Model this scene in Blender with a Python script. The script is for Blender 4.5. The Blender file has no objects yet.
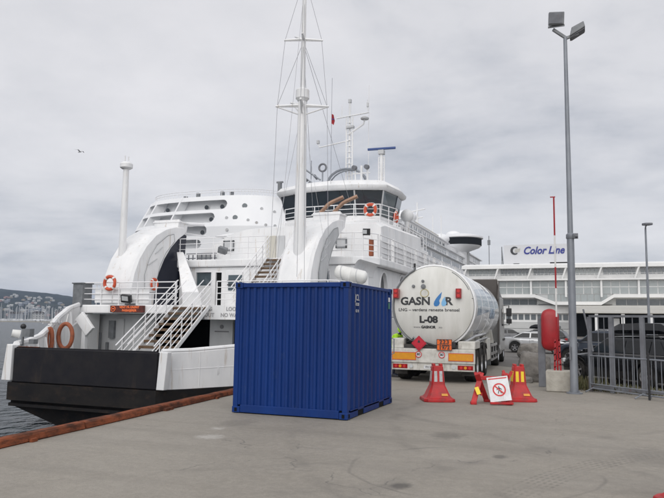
import bpy, bmesh, math, random
from mathutils import Vector, Matrix, Euler
random.seed(7)
sc = bpy.context.scene
COL = sc.collection
R = math.radians
PI = math.pi

# ---------------------------------------------------------------- camera
cam_d = bpy.data.cameras.new('camera')
cam = bpy.data.objects.new('camera', cam_d)
COL.objects.link(cam)
YAW, PITCH, ROLL = R(21.2), math.atan(73 / 660), 0.0136
cam.matrix_world = (Matrix.Translation((0, 0, 1.82)) @ Matrix.Rotation(YAW, 4, 'Z')
                    @ Matrix.Rotation(PI / 2 + PITCH, 4, 'X') @ Matrix.Rotation(ROLL, 4, 'Z'))
cam_d.sensor_width = 36
cam_d.lens = 36 * 660 / 664
cam_d.clip_start = 0.1
cam_d.clip_end = 30000
sc.camera = cam

# ---------------------------------------------------------------- sky and sun
SUN_EL, SUN_AZ = 40, 172      # azimuth clockwise from +Y
wd = bpy.data.worlds.new('World')
sc.world = wd
wd.use_nodes = True
nt = wd.node_tree
nt.nodes.clear()
def wn(t, **k):
    n = nt.nodes.new(t)
    for a, b in k.items(): setattr(n, a, b)
    return n
def wmath(op, a, b=None, c=None):
    n = wn('ShaderNodeMath', operation=op)
    for i, v in enumerate((a, b, c)):
        if v is None: continue
        if isinstance(v, (int, float)): n.inputs[i].default_value = v
        else: nt.links.new(v, n.inputs[i])
    return n.outputs[0]
def wramp(fac, stops):
    n = wn('ShaderNodeValToRGB')
    e = n.color_ramp.elements
    while len(e) < len(stops): e.new(0.5)
    for i, (p, c) in enumerate(stops):
        e[i].position = p
        e[i].color = (*c, 1) if len(c) == 3 else c
    nt.links.new(fac, n.inputs[0])
    return n.outputs[0]
sky = wn('ShaderNodeTexSky', sky_type='NISHITA')
sky.sun_disc = False
sky.sun_elevation = R(SUN_EL)
sky.sun_rotation = R(SUN_AZ)
tc = wn('ShaderNodeTexCoord')
sep = wn('ShaderNodeSeparateXYZ')
nt.links.new(tc.outputs['Generated'], sep.inputs[0])
zz = wmath('MAXIMUM', sep.outputs[2], 0.0)
den = wmath('ADD', zz, 0.16)
cmb = wn('ShaderNodeCombineXYZ')
nt.links.new(wmath('DIVIDE', sep.outputs[0], den), cmb.inputs[0])
nt.links.new(wmath('DIVIDE', sep.outputs[1], den), cmb.inputs[1])
n1 = wn('ShaderNodeTexNoise'); n1.inputs['Scale'].default_value = 0.9; n1.inputs['Detail'].default_value = 7
n1.inputs['Roughness'].default_value = 0.55; n1.inputs['Distortion'].default_value = 0.5
n2 = wn('ShaderNodeTexNoise'); n2.inputs['Scale'].default_value = 2.6; n2.inputs['Detail'].default_value = 9
n2.inputs['Roughness'].default_value = 0.6
mp = wn('ShaderNodeMapping'); mp.inputs['Location'].default_value = (3.1, 1.7, 0.0)
nt.links.new(cmb.outputs[0], mp.inputs[0])
nt.links.new(mp.outputs[0], n1.inputs[0]); nt.links.new(mp.outputs[0], n2.inputs[0])
cl = wmath('ADD', wmath('MULTIPLY', n1.outputs[0], 0.65), wmath('MULTIPLY', n2.outputs[0], 0.35))
# low stratus: darker blue-grey banks near the horizon, brighter veil higher up
low = wmath('SUBTRACT', 1.0, wmath('SMOOTH_MIN', wmath('DIVIDE', zz, 0.42), 1.0, 0.2))
shade = wmath('ADD', cl, wmath('MULTIPLY', low, -0.085))
cc = wramp(shade, [(0.29, (0.41, 0.425, 0.465)), (0.37, (0.535, 0.54, 0.57)), (0.46, (0.635, 0.632, 0.652)), (0.60, (0.72, 0.71, 0.725))])
b1 = wn('ShaderNodeBackground'); b1.inputs[1].default_value = 0.1
nt.links.new(sky.outputs[0], b1.inputs[0])
b2 = wn('ShaderNodeBackground'); b2.inputs[1].default_value = 0.88
nt.links.new(cc, b2.inputs[0])
mx = wn('ShaderNodeMixShader'); mx.inputs[0].default_value = 0.93
nt.links.new(b1.outputs[0], mx.inputs[1]); nt.links.new(b2.outputs[0], mx.inputs[2])
wo = wn('ShaderNodeOutputWorld')
nt.links.new(mx.outputs[0], wo.inputs[0])

sl = bpy.data.lights.new('sun', 'SUN')
sl.energy = 1.5
sl.angle = R(75)
sl.color = (1.0, 0.97, 0.93)
so = bpy.data.objects.new('sun', sl)
COL.objects.link(so)
az = R(SUN_AZ)
sd = Vector((math.sin(az) * math.cos(R(SUN_EL)), math.cos(az) * math.cos(R(SUN_EL)), math.sin(R(SUN_EL))))
so.rotation_euler = (-sd).to_track_quat('-Z', 'Y').to_euler()
so.location = (0, -20, 60)

sc.view_settings.view_transform = 'Standard'
sc.view_settings.look = 'None'
sc.view_settings.exposure = 0.42
sc.view_settings.gamma = 1

# ---------------------------------------------------------------- materials
def mat(name, c, rough=0.5, metal=0.0, c2=None, scale=3.0, stretch=(1, 1, 1), bump=0.0, bscale=25.0,
        rust=0.0, rustc=(0.16, 0.06, 0.025), rscale=1.5, rstretch=(1, 1, 0.25), lo=0.35, hi=0.65, spec=0.5,
        emit=None, trans=0.0, coat=0.0):
    m = bpy.data.materials.new(name)
    m.use_nodes = True
    t = m.node_tree
    b = t.nodes['Principled BSDF']
    b.inputs['Base Color'].default_value = (*c, 1)
    b.inputs['Roughness'].default_value = rough
    b.inputs['Metallic'].default_value = metal
    b.inputs['Specular IOR Level'].default_value = spec
    b.inputs['Coat Weight'].default_value = coat
    if trans: b.inputs['Transmission Weight'].default_value = trans
    if emit:
        b.inputs['Emission Color'].default_value = (*emit[0], 1)
        b.inputs['Emission Strength'].default_value = emit[1]
    def vec(st):
        g = t.nodes.new('ShaderNodeTexCoord'); p = t.nodes.new('ShaderNodeMapping')
        p.inputs['Scale'].default_value = st
        t.links.new(g.outputs['Object'], p.inputs[0])
        return p.outputs[0]
    def noise(st, s, d=6, r=0.6):
        n = t.nodes.new('ShaderNodeTexNoise')
        n.inputs['Scale'].default_value = s; n.inputs['Detail'].default_value = d; n.inputs['Roughness'].default_value = r
        t.links.new(vec(st), n.inputs[0])
        return n.outputs[0]
    def rng(v, a, bb, o=1.0):
        n = t.nodes.new('ShaderNodeMapRange')
        n.inputs[1].default_value = a; n.inputs[2].default_value = bb; n.inputs[4].default_value = o
        t.links.new(v, n.inputs[0])
        return n.outputs[0]
    def mix(f, A, B):
        n = t.nodes.new('ShaderNodeMix'); n.data_type = 'RGBA'
        t.links.new(f, n.inputs[0])
        for i, v in ((6, A), (7, B)):
            if isinstance(v, tuple): n.inputs[i].default_value = (*v, 1)
            else: t.links.new(v, n.inputs[i])
        return n.outputs[2]
    col = c
    if c2:
        col = mix(rng(noise(stretch, scale), lo, hi), c, c2)
    if rust > 0:
        f = rng(noise(rstretch, rscale, 8, 0.65), 0.66 - rust, 0.80 - rust * 0.6)
        col = mix(f, col, rustc)
    if not isinstance(col, tuple):
        t.links.new(col, b.inputs['Base Color'])
        if rough > 0.15:
            t.links.new(rng(noise((1, 1, 1), scale * 4), 0.2, 0.8, 1), t.nodes.new('ShaderNodeMath').inputs[0])
    if bump > 0:
        n = t.nodes.new('ShaderNodeBump'); n.inputs['Strength'].default_value = bump; n.inputs['Distance'].default_value = 0.02
        t.links.new(noise((1, 1, 1), bscale), n.inputs['Height'])
        t.links.new(n.outputs[0], b.inputs['Normal'])
    m['c'] = c
    return m

M = {}
M['ship'] = mat('white_ship_paint', (0.82, 0.82, 0.82), 0.42, c2=(0.70, 0.71, 0.72), scale=1.1, stretch=(1, 1, 0.35), rust=0.075, rustc=(0.44, 0.36, 0.28), rscale=2.8, rstretch=(2.4, 2.4, 0.20), bump=0.10, bscale=2)
M['ship_far'] = mat('white_cruise_paint', (0.80, 0.81, 0.82), 0.4, c2=(0.74, 0.75, 0.77), scale=0.15, stretch=(1, 1, 0.4))
M['ship_grey'] = mat('grey_paint_and_shaded_white', (0.55, 0.56, 0.57), 0.5, c2=(0.44, 0.45, 0.46), scale=1.3, stretch=(1, 1, .3), rust=0.07, rustc=(0.3, 0.2, 0.13))  # grey paint; on the front wall it stands for shaded white
M['rail'] = mat('white_rail_paint', (0.80, 0.80, 0.81), 0.4)
M['black_hull'] = mat('black_hull_paint', (0.006, 0.006, 0.008), 0.6, spec=0.22, c2=(0.015, 0.013, 0.012), scale=1.2, stretch=(1, 1, 2), rust=0.13, rustc=(0.030, 0.021, 0.016), rscale=2.5, rstretch=(1, 1, 1.5), bump=0.3, bscale=6)
M['gate'] = mat('dark_blue_black_gate', (0.010, 0.010, 0.014), 0.65, spec=0.22, c2=(0.017, 0.016, 0.018), scale=2.5, rust=0.07, rustc=(0.045, 0.034, 0.028), bump=0.15, bscale=9)
M['deck'] = mat('green_grey_deck', (0.16, 0.18, 0.17), 0.7, c2=(0.11, 0.12, 0.12), scale=2)
M['tread'] = mat('brown_stair_tread', (0.16, 0.10, 0.055), 0.75, c2=(0.09, 0.06, 0.04), scale=5)
M['dark'] = mat('interior_shade_and_black_glass', (0.006, 0.007, 0.008), 0.8, spec=0.15)  # near-black stands in for shade inside openings and pockets; also black glass
M['navy'] = mat('navy_paint', (0.012, 0.015, 0.03), 0.5)
M['glass'] = mat('tinted_ship_glass', (0.020, 0.028, 0.036), 0.06, spec=0.8)
M['glass_blue'] = mat('blue_grey_glass', (0.06, 0.085, 0.10), 0.08, spec=0.9)
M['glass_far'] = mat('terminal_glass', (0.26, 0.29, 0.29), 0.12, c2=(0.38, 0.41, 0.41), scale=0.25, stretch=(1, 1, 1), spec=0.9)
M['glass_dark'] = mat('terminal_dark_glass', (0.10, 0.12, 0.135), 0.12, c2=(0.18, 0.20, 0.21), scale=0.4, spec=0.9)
M['orange'] = mat('orange_red_plastic', (0.62, 0.09, 0.03), 0.5, c2=(0.5, 0.07, 0.03), scale=4)
M['rust_orange'] = mat('faded_orange_rubber', (0.36, 0.10, 0.04), 0.65, c2=(0.22, 0.07, 0.035), scale=5)
M['white'] = mat('white_plastic', (0.78, 0.78, 0.76), 0.45, c2=(0.68, 0.68, 0.66), scale=3)
M['black'] = mat('black_plastic', (0.02, 0.02, 0.022), 0.5)
M['rubber'] = mat('tyre_rubber', (0.012, 0.012, 0.012), 0.85, spec=.2, c2=(0.04, 0.038, 0.035), scale=6)
M['grey'] = mat('grey_metal', (0.22, 0.23, 0.24), 0.5, 0.3, c2=(0.15, 0.16, 0.17), scale=4)
M['galv'] = mat('galvanised_steel', (0.27, 0.29, 0.32), 0.5, 0.35, c2=(0.19, 0.205, 0.23), scale=2.2, stretch=(1, 1, .5), bump=0.05, rust=0.03, rscale=3)
M['galv_dark'] = mat('weathered_fence_steel', (0.19, 0.20, 0.22), 0.55, 0.25, c2=(0.13, 0.135, 0.15), scale=3, rust=0.05, rscale=4)
M['brownpipe'] = mat('heat_browned_exhaust', (0.40, 0.25, 0.17), 0.4, 0.5, c2=(0.30, 0.19, 0.14), scale=3)
M['blue'] = mat('blue_container_paint', (0.002, 0.031, 0.170), 0.5, c2=(0.002, 0.023, 0.128), spec=0.28, scale=1.4, stretch=(1, 1, .3), rust=0.05, rustc=(0.022, 0.050, 0.15), rscale=7, rstretch=(1, 1, .45), bump=0.16, bscale=5)
M['rust'] = mat('rusty_orange_steel', (0.235, 0.070, 0.032), 0.9, spec=.2, c2=(0.10, 0.038, 0.022), scale=7, stretch=(1, .35, 1.6), lo=.42, hi=.60, rust=0.16, rustc=(0.045, 0.022, 0.016), rscale=5, rstretch=(1, 1, 1), bump=0.8, bscale=14)
M['conc'] = mat('pale_concrete', (0.44, 0.42, 0.37), 0.85, c2=(0.32, 0.30, 0.26), scale=3, rust=0.06, rustc=(0.20, 0.17, 0.12), rscale=3, bump=0.5, bscale=20)
M['rock'] = mat('rough_concrete_lump', (0.24, 0.225, 0.205), 0.9, c2=(0.14, 0.13, 0.12), scale=3, bump=1.0, bscale=9)
M['red'] = mat('red_plastic', (0.50, 0.014, 0.016), 0.5, c2=(0.33, 0.016, 0.018), scale=5, rust=0.09, rustc=(0.17, 0.035, 0.03), rscale=8, rstretch=(1, 1, 1), bump=0.08, bscale=30)
M['redbox'] = mat('dull_red_fibreglass', (0.38, 0.012, 0.018), 0.35, c2=(0.30, 0.012, 0.016), scale=4)
M['yellow'] = mat('yellow_reflective', (0.80, 0.58, 0.02), 0.4)
M['orangeref'] = mat('orange_reflective', (0.70, 0.30, 0.015), 0.35, c2=(0.60, 0.26, 0.02), scale=9)
M['whiteref'] = mat('dull_white_reflective', (0.55, 0.55, 0.55), 0.4, c2=(0.4, 0.4, 0.41), scale=9)
M['signwhite'] = mat('sign_white', (0.74, 0.75, 0.77), 0.4, c2=(0.60, 0.60, 0.60), scale=7, rust=.06, rustc=(.42, .40, .37), rscale=8)
M['signred'] = mat('sign_red', (0.55, 0.02, 0.02), 0.4)
M['orangeplate'] = mat('orange_hazard_plate', (0.75, 0.14, 0.02), 0.4)
M['diamond'] = mat('red_hazard_diamond', (0.42, 0.012, 0.03), 0.4)
M['lampred'] = mat('red_lamp_lens', (0.28, 0.01, 0.012), 0.2)
M['ink'] = mat('dark_grey_lettering', (0.03, 0.032, 0.036), 0.5)
M['inkpale'] = mat('faded_grey_lettering', (0.33, 0.33, 0.34), 0.5)
M['inkgrey'] = mat('grey_lettering', (0.20, 0.20, 0.21), 0.5)
M['inkblue'] = mat('blue_lettering', (0.02, 0.03, 0.22), 0.4)
M['flame'] = mat('blue_flame_print', (0.02, 0.16, 0.42), 0.4)
M['flame2'] = mat('pale_blue_flame_print', (0.18, 0.42, 0.68), 0.4)
M['tank'] = mat('white_tank_shell', (0.74, 0.75, 0.76), 0.22, c2=(0.68, 0.69, 0.70), scale=0.8, stretch=(1, 2, 1), rust=0.02, rustc=(0.45, 0.43, 0.40), rscale=2, coat=0.4)
M['tankend'] = mat('ivory_tank_end', (0.66, 0.66, 0.63), 0.35, c2=(0.56, 0.56, 0.525), scale=1.5, stretch=(2, 1, .5), rust=0.08, rustc=(0.42, 0.40, 0.35), rscale=3)
M['truckwhite'] = mat('dusty_white_bumper', (0.64, 0.63, 0.59), 0.5, c2=(0.47, 0.46, 0.42), scale=4, rust=0.12, rustc=(0.24, 0.215, 0.18), rscale=6)
M['chrome'] = mat('bright_steel', (0.50, 0.50, 0.51), 0.25, 0.8)
M['truckdark'] = mat('dark_truck_chassis', (0.03, 0.03, 0.03), 0.7, c2=(0.06, 0.055, 0.05), scale=4)
M['cabdark'] = mat('dark_brown_cab_deflector', (0.055, 0.045, 0.04), 0.4)
M['cabsilver'] = mat('silver_cab_paint', (0.42, 0.42, 0.41), 0.35, 0.2, c2=(0.34, 0.34, 0.33), scale=2)
M['hivis'] = mat('hi_vis_yellow_cloth', (0.45, 0.80, 0.03), 0.8)
M['skin'] = mat('skin', (0.50, 0.31, 0.23), 0.6)
M['trouser'] = mat('navy_work_trousers', (0.02, 0.025, 0.045), 0.9)
M['hair'] = mat('brown_hair', (0.05, 0.03, 0.02), 0.8)
M['wall_far'] = mat('white_terminal_cladding', (0.80, 0.80, 0.79), 0.5, c2=(0.72, 0.725, 0.72), scale=0.3)
M['wall_grey'] = mat('grey_terminal_panel', (0.50, 0.51, 0.51), 0.6, c2=(0.42, 0.43, 0.43), scale=0.4)
M['wall_cream'] = mat('cream_terminal_louvre', (0.52, 0.50, 0.44), 0.6)
M['led'] = mat('led_sign_backing', (0.14, 0.022, 0.012), 0.5, c2=(0.07, 0.014, 0.010), scale=8)
M['ledtext'] = mat('led_sign_letters', (0.9, 0.2, 0.06), 0.5, emit=((1.0, 0.20, 0.07), 0.12))
M['grass'] = mat('weed_green', (0.055, 0.075, 0.025), 0.8, c2=(0.15, 0.12, 0.06), scale=9)
M['radar'] = mat('blue_radar_bar', (0.02, 0.06, 0.22), 0.4)
M['gull'] = mat('gull_feathers', (0.5, 0.5, 0.51), 0.7)
M['carblack'] = mat('black_car_paint', (0.006, 0.007, 0.009), 0.22, spec=0.35, coat=0.2)
M['carblue'] = mat('dark_blue_grey_car_paint', (0.045, 0.055, 0.075), 0.25, 0.2, spec=.4, coat=0.3)
M['carsilver'] = mat('silver_car_paint', (0.48, 0.49, 0.50), 0.28, 0.5, coat=0.6)
M['carwhite'] = mat('white_car_paint', (0.68, 0.68, 0.68), 0.3, coat=0.5)
M['cargrey'] = mat('dark_grey_car_paint', (0.07, 0.072, 0.078), 0.22, 0.3, coat=0.6)
M['carglass'] = mat('car_glass', (0.006, 0.007, 0.008), 0.08, spec=0.4)
M['carscreen'] = mat('pale_reflecting_windscreen', (0.10, 0.14, 0.14), 0.04, spec=1.0)
M['lens'] = mat('clear_lens', (0.55, 0.57, 0.58), 0.1)
M['rim'] = mat('alloy_rim', (0.35, 0.35, 0.36), 0.35, 0.6)
M['sailhull'] = mat('white_sailboat_hull', (0.50, 0.51, 0.52), 0.5)
M['mast'] = mat('aluminium_mast', (0.42, 0.43, 0.45), 0.5)
M['wire'] = mat('pale_steel_wire', (0.36, 0.37, 0.39), 0.6)
M['bluecover'] = mat('blue_sail_cover', (0.03, 0.08, 0.25), 0.8)
M['housewhite'] = mat('white_painted_house', (0.40, 0.40, 0.39), 0.7)
M['houseochre'] = mat('ochre_painted_house', (0.26, 0.22, 0.16), 0.7)
M['housepink'] = mat('pink_brick_building', (0.28, 0.17, 0.15), 0.8)
M['housegrey'] = mat('grey_apartment_building', (0.20, 0.22, 0.25), 0.8)
M['roofdark'] = mat('dark_roof', (0.07, 0.06, 0.06), 0.8)

# ---------------------------------------------------------------- mesh helpers
ORG = {}
class MB:
    def __init__(s): s.v = []; s.f = []
    def add(s, vs, fs):
        n = len(s.v); s.v += [Vector(p) for p in vs]; s.f += [tuple(i + n for i in f) for f in fs]; return s
    def box(s, x0, y0, z0, x1, y1, z1):
        return s.add([(x0, y0, z0), (x1, y0, z0), (x1, y1, z0), (x0, y1, z0), (x0, y0, z1), (x1, y0, z1), (x1, y1, z1), (x0, y1, z1)],
                     [(0, 3, 2, 1), (4, 5, 6, 7), (0, 1, 5, 4), (1, 2, 6, 5), (2, 3, 7, 6), (3, 0, 4, 7)])
    def obox(s, c, size, rot=(0, 0, 0)):
        m = Euler(rot).to_matrix(); c = Vector(c); a = [x / 2 for x in size]
        vs = [c + m @ Vector((i * a[0], j * a[1], k * a[2])) for k in (-1, 1) for i, j in ((-1, -1), (1, -1), (1, 1), (-1, 1))]
        return s.add(vs, [(0, 3, 2, 1), (4, 5, 6, 7), (0, 1, 5, 4), (1, 2, 6, 5), (2, 3, 7, 6), (3, 0, 4, 7)])
    def bar(s, a, b, w, h, up=(0, 0, 1)):
        a = Vector(a); b = Vector(b); d = (b - a).normalized(); u = Vector(up)
        r = d.cross(u)
        if r.length < 1e-4: r = d.cross(Vector((1, 0, 0)))
        r.normalize(); u = r.cross(d)
        vs = [p + r * i * w / 2 + u * j * h / 2 for p in (a, b) for i, j in ((-1, -1), (1, -1), (1, 1), (-1, 1))]
        return s.add(vs, [(0, 1, 2, 3), (7, 6, 5, 4), (0, 4, 5, 1), (1, 5, 6, 2), (2, 6, 7, 3), (3, 7, 4, 0)])
    def tube(s, pts, r, n=6, closed=False):
        pts = [Vector(p) for p in pts]; rs = r if isinstance(r, (list, tuple)) else [r] * len(pts)
        N = len(pts); vs = []; fs = []
        prev = None
        for i, p in enumerate(pts):
            if closed: d = pts[(i + 1) % N] - pts[i - 1]
            else: d = pts[min(i + 1, N - 1)] - pts[max(i - 1, 0)]
            d.normalize()
            if prev is None:
                a = d.cross(Vector((0, 0, 1)))
                if a.length < 1e-3: a = d.cross(Vector((1, 0, 0)))
            else: a = prev - d * prev.dot(d)
            a.normalize(); prev = a; b = d.cross(a)
            vs += [p + (a * math.cos(2 * PI * k / n) + b * math.sin(2 * PI * k / n)) * rs[i] for k in range(n)]
        for i in range(N if closed else N - 1):
            j = (i + 1) % N
            for k in range(n):
                l = (k + 1) % n
                fs.append((i * n + k, i * n + l, j * n + l, j * n + k))
        if not closed:
            fs.append(tuple(range(n))[::-1]); fs.append(tuple((N - 1) * n + k for k in range(n)))
        return s.add(vs, fs)
    def cyl(s, a, b, r0, r1=None, n=16): return s.tube([a, b], [r0, r0 if r1 is None else r1], n)
    def lathe(s, prof, c=(0, 0, 0), n=24, axis='Z', a0=0, a1=2 * PI, caps=False):
        c = Vector(c); vs = []; fs = []; full = abs(a1 - a0 - 2 * PI) < 1e-6
        m = n if full else n + 1
        for r, h in prof:
            for k in range(m):
                a = a0 + (a1 - a0) * k / n
                p = (r * math.cos(a), r * math.sin(a), h)
                if axis == 'Y': p = (p[0], p[2], p[1])
                if axis == 'X': p = (p[2], p[0], p[1])
                vs.append(c + Vector(p))
        for i in range(len(prof) - 1):
            for k in range(n):
                l = (k + 1) % m
                fs.append((i * m + k, i * m + l, (i + 1) * m + l, (i + 1) * m + k))
        if full and caps:
            if prof[0][0] > 1e-6: fs.append(tuple(range(m))[::-1])
            if prof[-1][0] > 1e-6: fs.append(tuple((len(prof) - 1) * m + k for k in range(m)))
        return s.add(vs, fs)
    def prism(s, poly, a, b, axis='Z'):
        n = len(poly)
        def q(u, v, w): return {'Z': (u, v, w), 'Y': (u, w, v), 'X': (w, u, v)}[axis]
        return s.add([q(u, v, a) for u, v in poly] + [q(u, v, b) for u, v in poly],
                     [tuple(range(n))[::-1], tuple(range(n, 2 * n))] + [(i, (i + 1) % n, n + (i + 1) % n, n + i) for i in range(n)])
    def loft(s, rings, closed=True, caps=True):
        n = len(rings[0]); vs = [p for r in rings for p in r]; fs = []
        for i in range(len(rings) - 1):
            for k in range(n if closed else n - 1):
                l = (k + 1) % n
                fs.append((i * n + k, i * n + l, (i + 1) * n + l, (i + 1) * n + k))
        if caps: fs += [tuple(range(n))[::-1], tuple((len(rings) - 1) * n + k for k in range(n))]
        return s.add(vs, fs)
    def ball(s, c, r, n=12, m=8, sc_=(1, 1, 1)):
        pr = []
        c = Vector(c)
        vs = []; fs = []
        for i in range(m + 1):
            t = PI * i / m
            for k in range(n):
                a = 2 * PI * k / n
                vs.append(c + Vector((r * math.sin(t) * math.cos(a) * sc_[0], r * math.sin(t) * math.sin(a) * sc_[1], -r * math.cos(t) * sc_[2])))
        for i in range(m):
            for k in range(n):
                l = (k + 1) % n
                fs.append((i * n + k, i * n + l, (i + 1) * n + l, (i + 1) * n + k))
        return s.add(vs, fs)
    def mesh(s, name, m, off=Vector((0, 0, 0)), smooth=35):
        me = bpy.data.meshes.new(name)
        me.from_pydata([v - off for v in s.v], [], s.f)
        bm = bmesh.new(); bm.from_mesh(me)
        bmesh.ops.remove_doubles(bm, verts=bm.verts, dist=1e-5)
        bmesh.ops.recalc_face_normals(bm, faces=bm.faces)
        bm.to_mesh(me); bm.free()
        me.materials.append(m)
        if smooth:
            for p in me.polygons: p.use_smooth = True
            me.set_sharp_from_angle(angle=R(smooth))
        return me
    def build(s, name, m, parent=None, smooth=35, bevel=0, kind=None, label=None):
        off = ORG.get(parent.name, Vector((0, 0, 0))) if parent else Vector((0, 0, 0))
        o = bpy.data.objects.new(name, s.mesh(name, m, off, smooth))
        COL.objects.link(o)
        if parent:
            o.parent = parent; ORG[o.name] = off
        if bevel:
            b = o.modifiers.new('bevel', 'BEVEL'); b.width = bevel; b.segments = 2; b.limit_method = 'ANGLE'; b.angle_limit = R(40)
        if kind: o['kind'] = kind
        if label: o['label'] = label
        return o
    def single(s, name, m, label, cat, group=None, kind=None, **k):
        """a thing that is one mesh: origin at the centre of its base"""
        xs = [v.x for v in s.v]; ys = [v.y for v in s.v]; zs = [v.z for v in s.v]
        c = Vector(((min(xs) + max(xs)) / 2, (min(ys) + max(ys)) / 2, min(zs)))
        o = bpy.data.objects.new(name, s.mesh(name, m, c, k.get('smooth', 35)))
        COL.objects.link(o); o.location = c; ORG[o.name] = c
        o['label'] = label; o['category'] = cat
        if group: o['group'] = group
        if kind: o['kind'] = kind
        return o
def thing(name, label, cat, loc=(0, 0, 0), group=None):
    o = bpy.data.objects.new(name, None); COL.objects.link(o)
    o.empty_display_size = 0.2
    o.location = loc; ORG[o.name] = Vector(loc); o['label'] = label; o['category'] = cat
    if group: o['group'] = group
    return o
def structure(name, mb, m, smooth=35):
    o = mb.build(name, m, None, smooth); o['kind'] = 'structure'; return o
def kids(o): return [c for c in bpy.data.objects if c.parent == o]
def copy_tree(o, par=None):
    c = o.copy(); COL.objects.link(c)
    if par: c.parent = par
    for ch in kids(o): copy_tree(ch, c)
    return c
def text(s, size, m, parent, loc, rot, name='lettering', bold=0.0, shear=0.0, align='CENTER', ext=0.002, wrap=None, sx=1.0, label=None):
    cu = bpy.data.curves.new(name, 'FONT'); cu.body = s; cu.size = size; cu.offset = bold; cu.shear = shear
    cu.align_x = align; cu.align_y = 'CENTER'; cu.extrude = ext; cu.resolution_u = 3
    t = bpy.data.objects.new('tmp', cu); COL.objects.link(t)
    bpy.context.view_layer.update()
    me = bpy.data.meshes.new_from_object(t)
    bpy.data.objects.remove(t); bpy.data.curves.remove(cu)
    off = ORG.get(parent.name, Vector((0, 0, 0))) if parent else Vector((0, 0, 0))
    mm = Matrix.Translation(Vector(loc)) @ Euler(rot).to_matrix().to_4x4()
    for v in me.vertices:
        p = mm @ Vector((v.co.x * sx, v.co.y, v.co.z))
        if wrap: p = wrap(p)
        v.co = p - off
    me.materials.clear(); me.materials.append(m)
    o = bpy.data.objects.new(name, me); COL.objects.link(o)
    if parent: o.parent = parent; ORG[o.name] = off
    if label: o['label'] = label
    return o
def lerp(a, b, t): return a + (b - a) * t
def interp(x, xs, ys):
    if x <= xs[0]: return ys[0]
    for i in range(1, len(xs)):
        if x <= xs[i]: return lerp(ys[i - 1], ys[i], (x - xs[i - 1]) / (xs[i] - xs[i - 1]))
    return ys[-1]
FRONT = (PI / 2, 0, 0)          # lettering that faces -Y
EAST = (PI / 2, 0, PI / 2)      # lettering that faces +X
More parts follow.
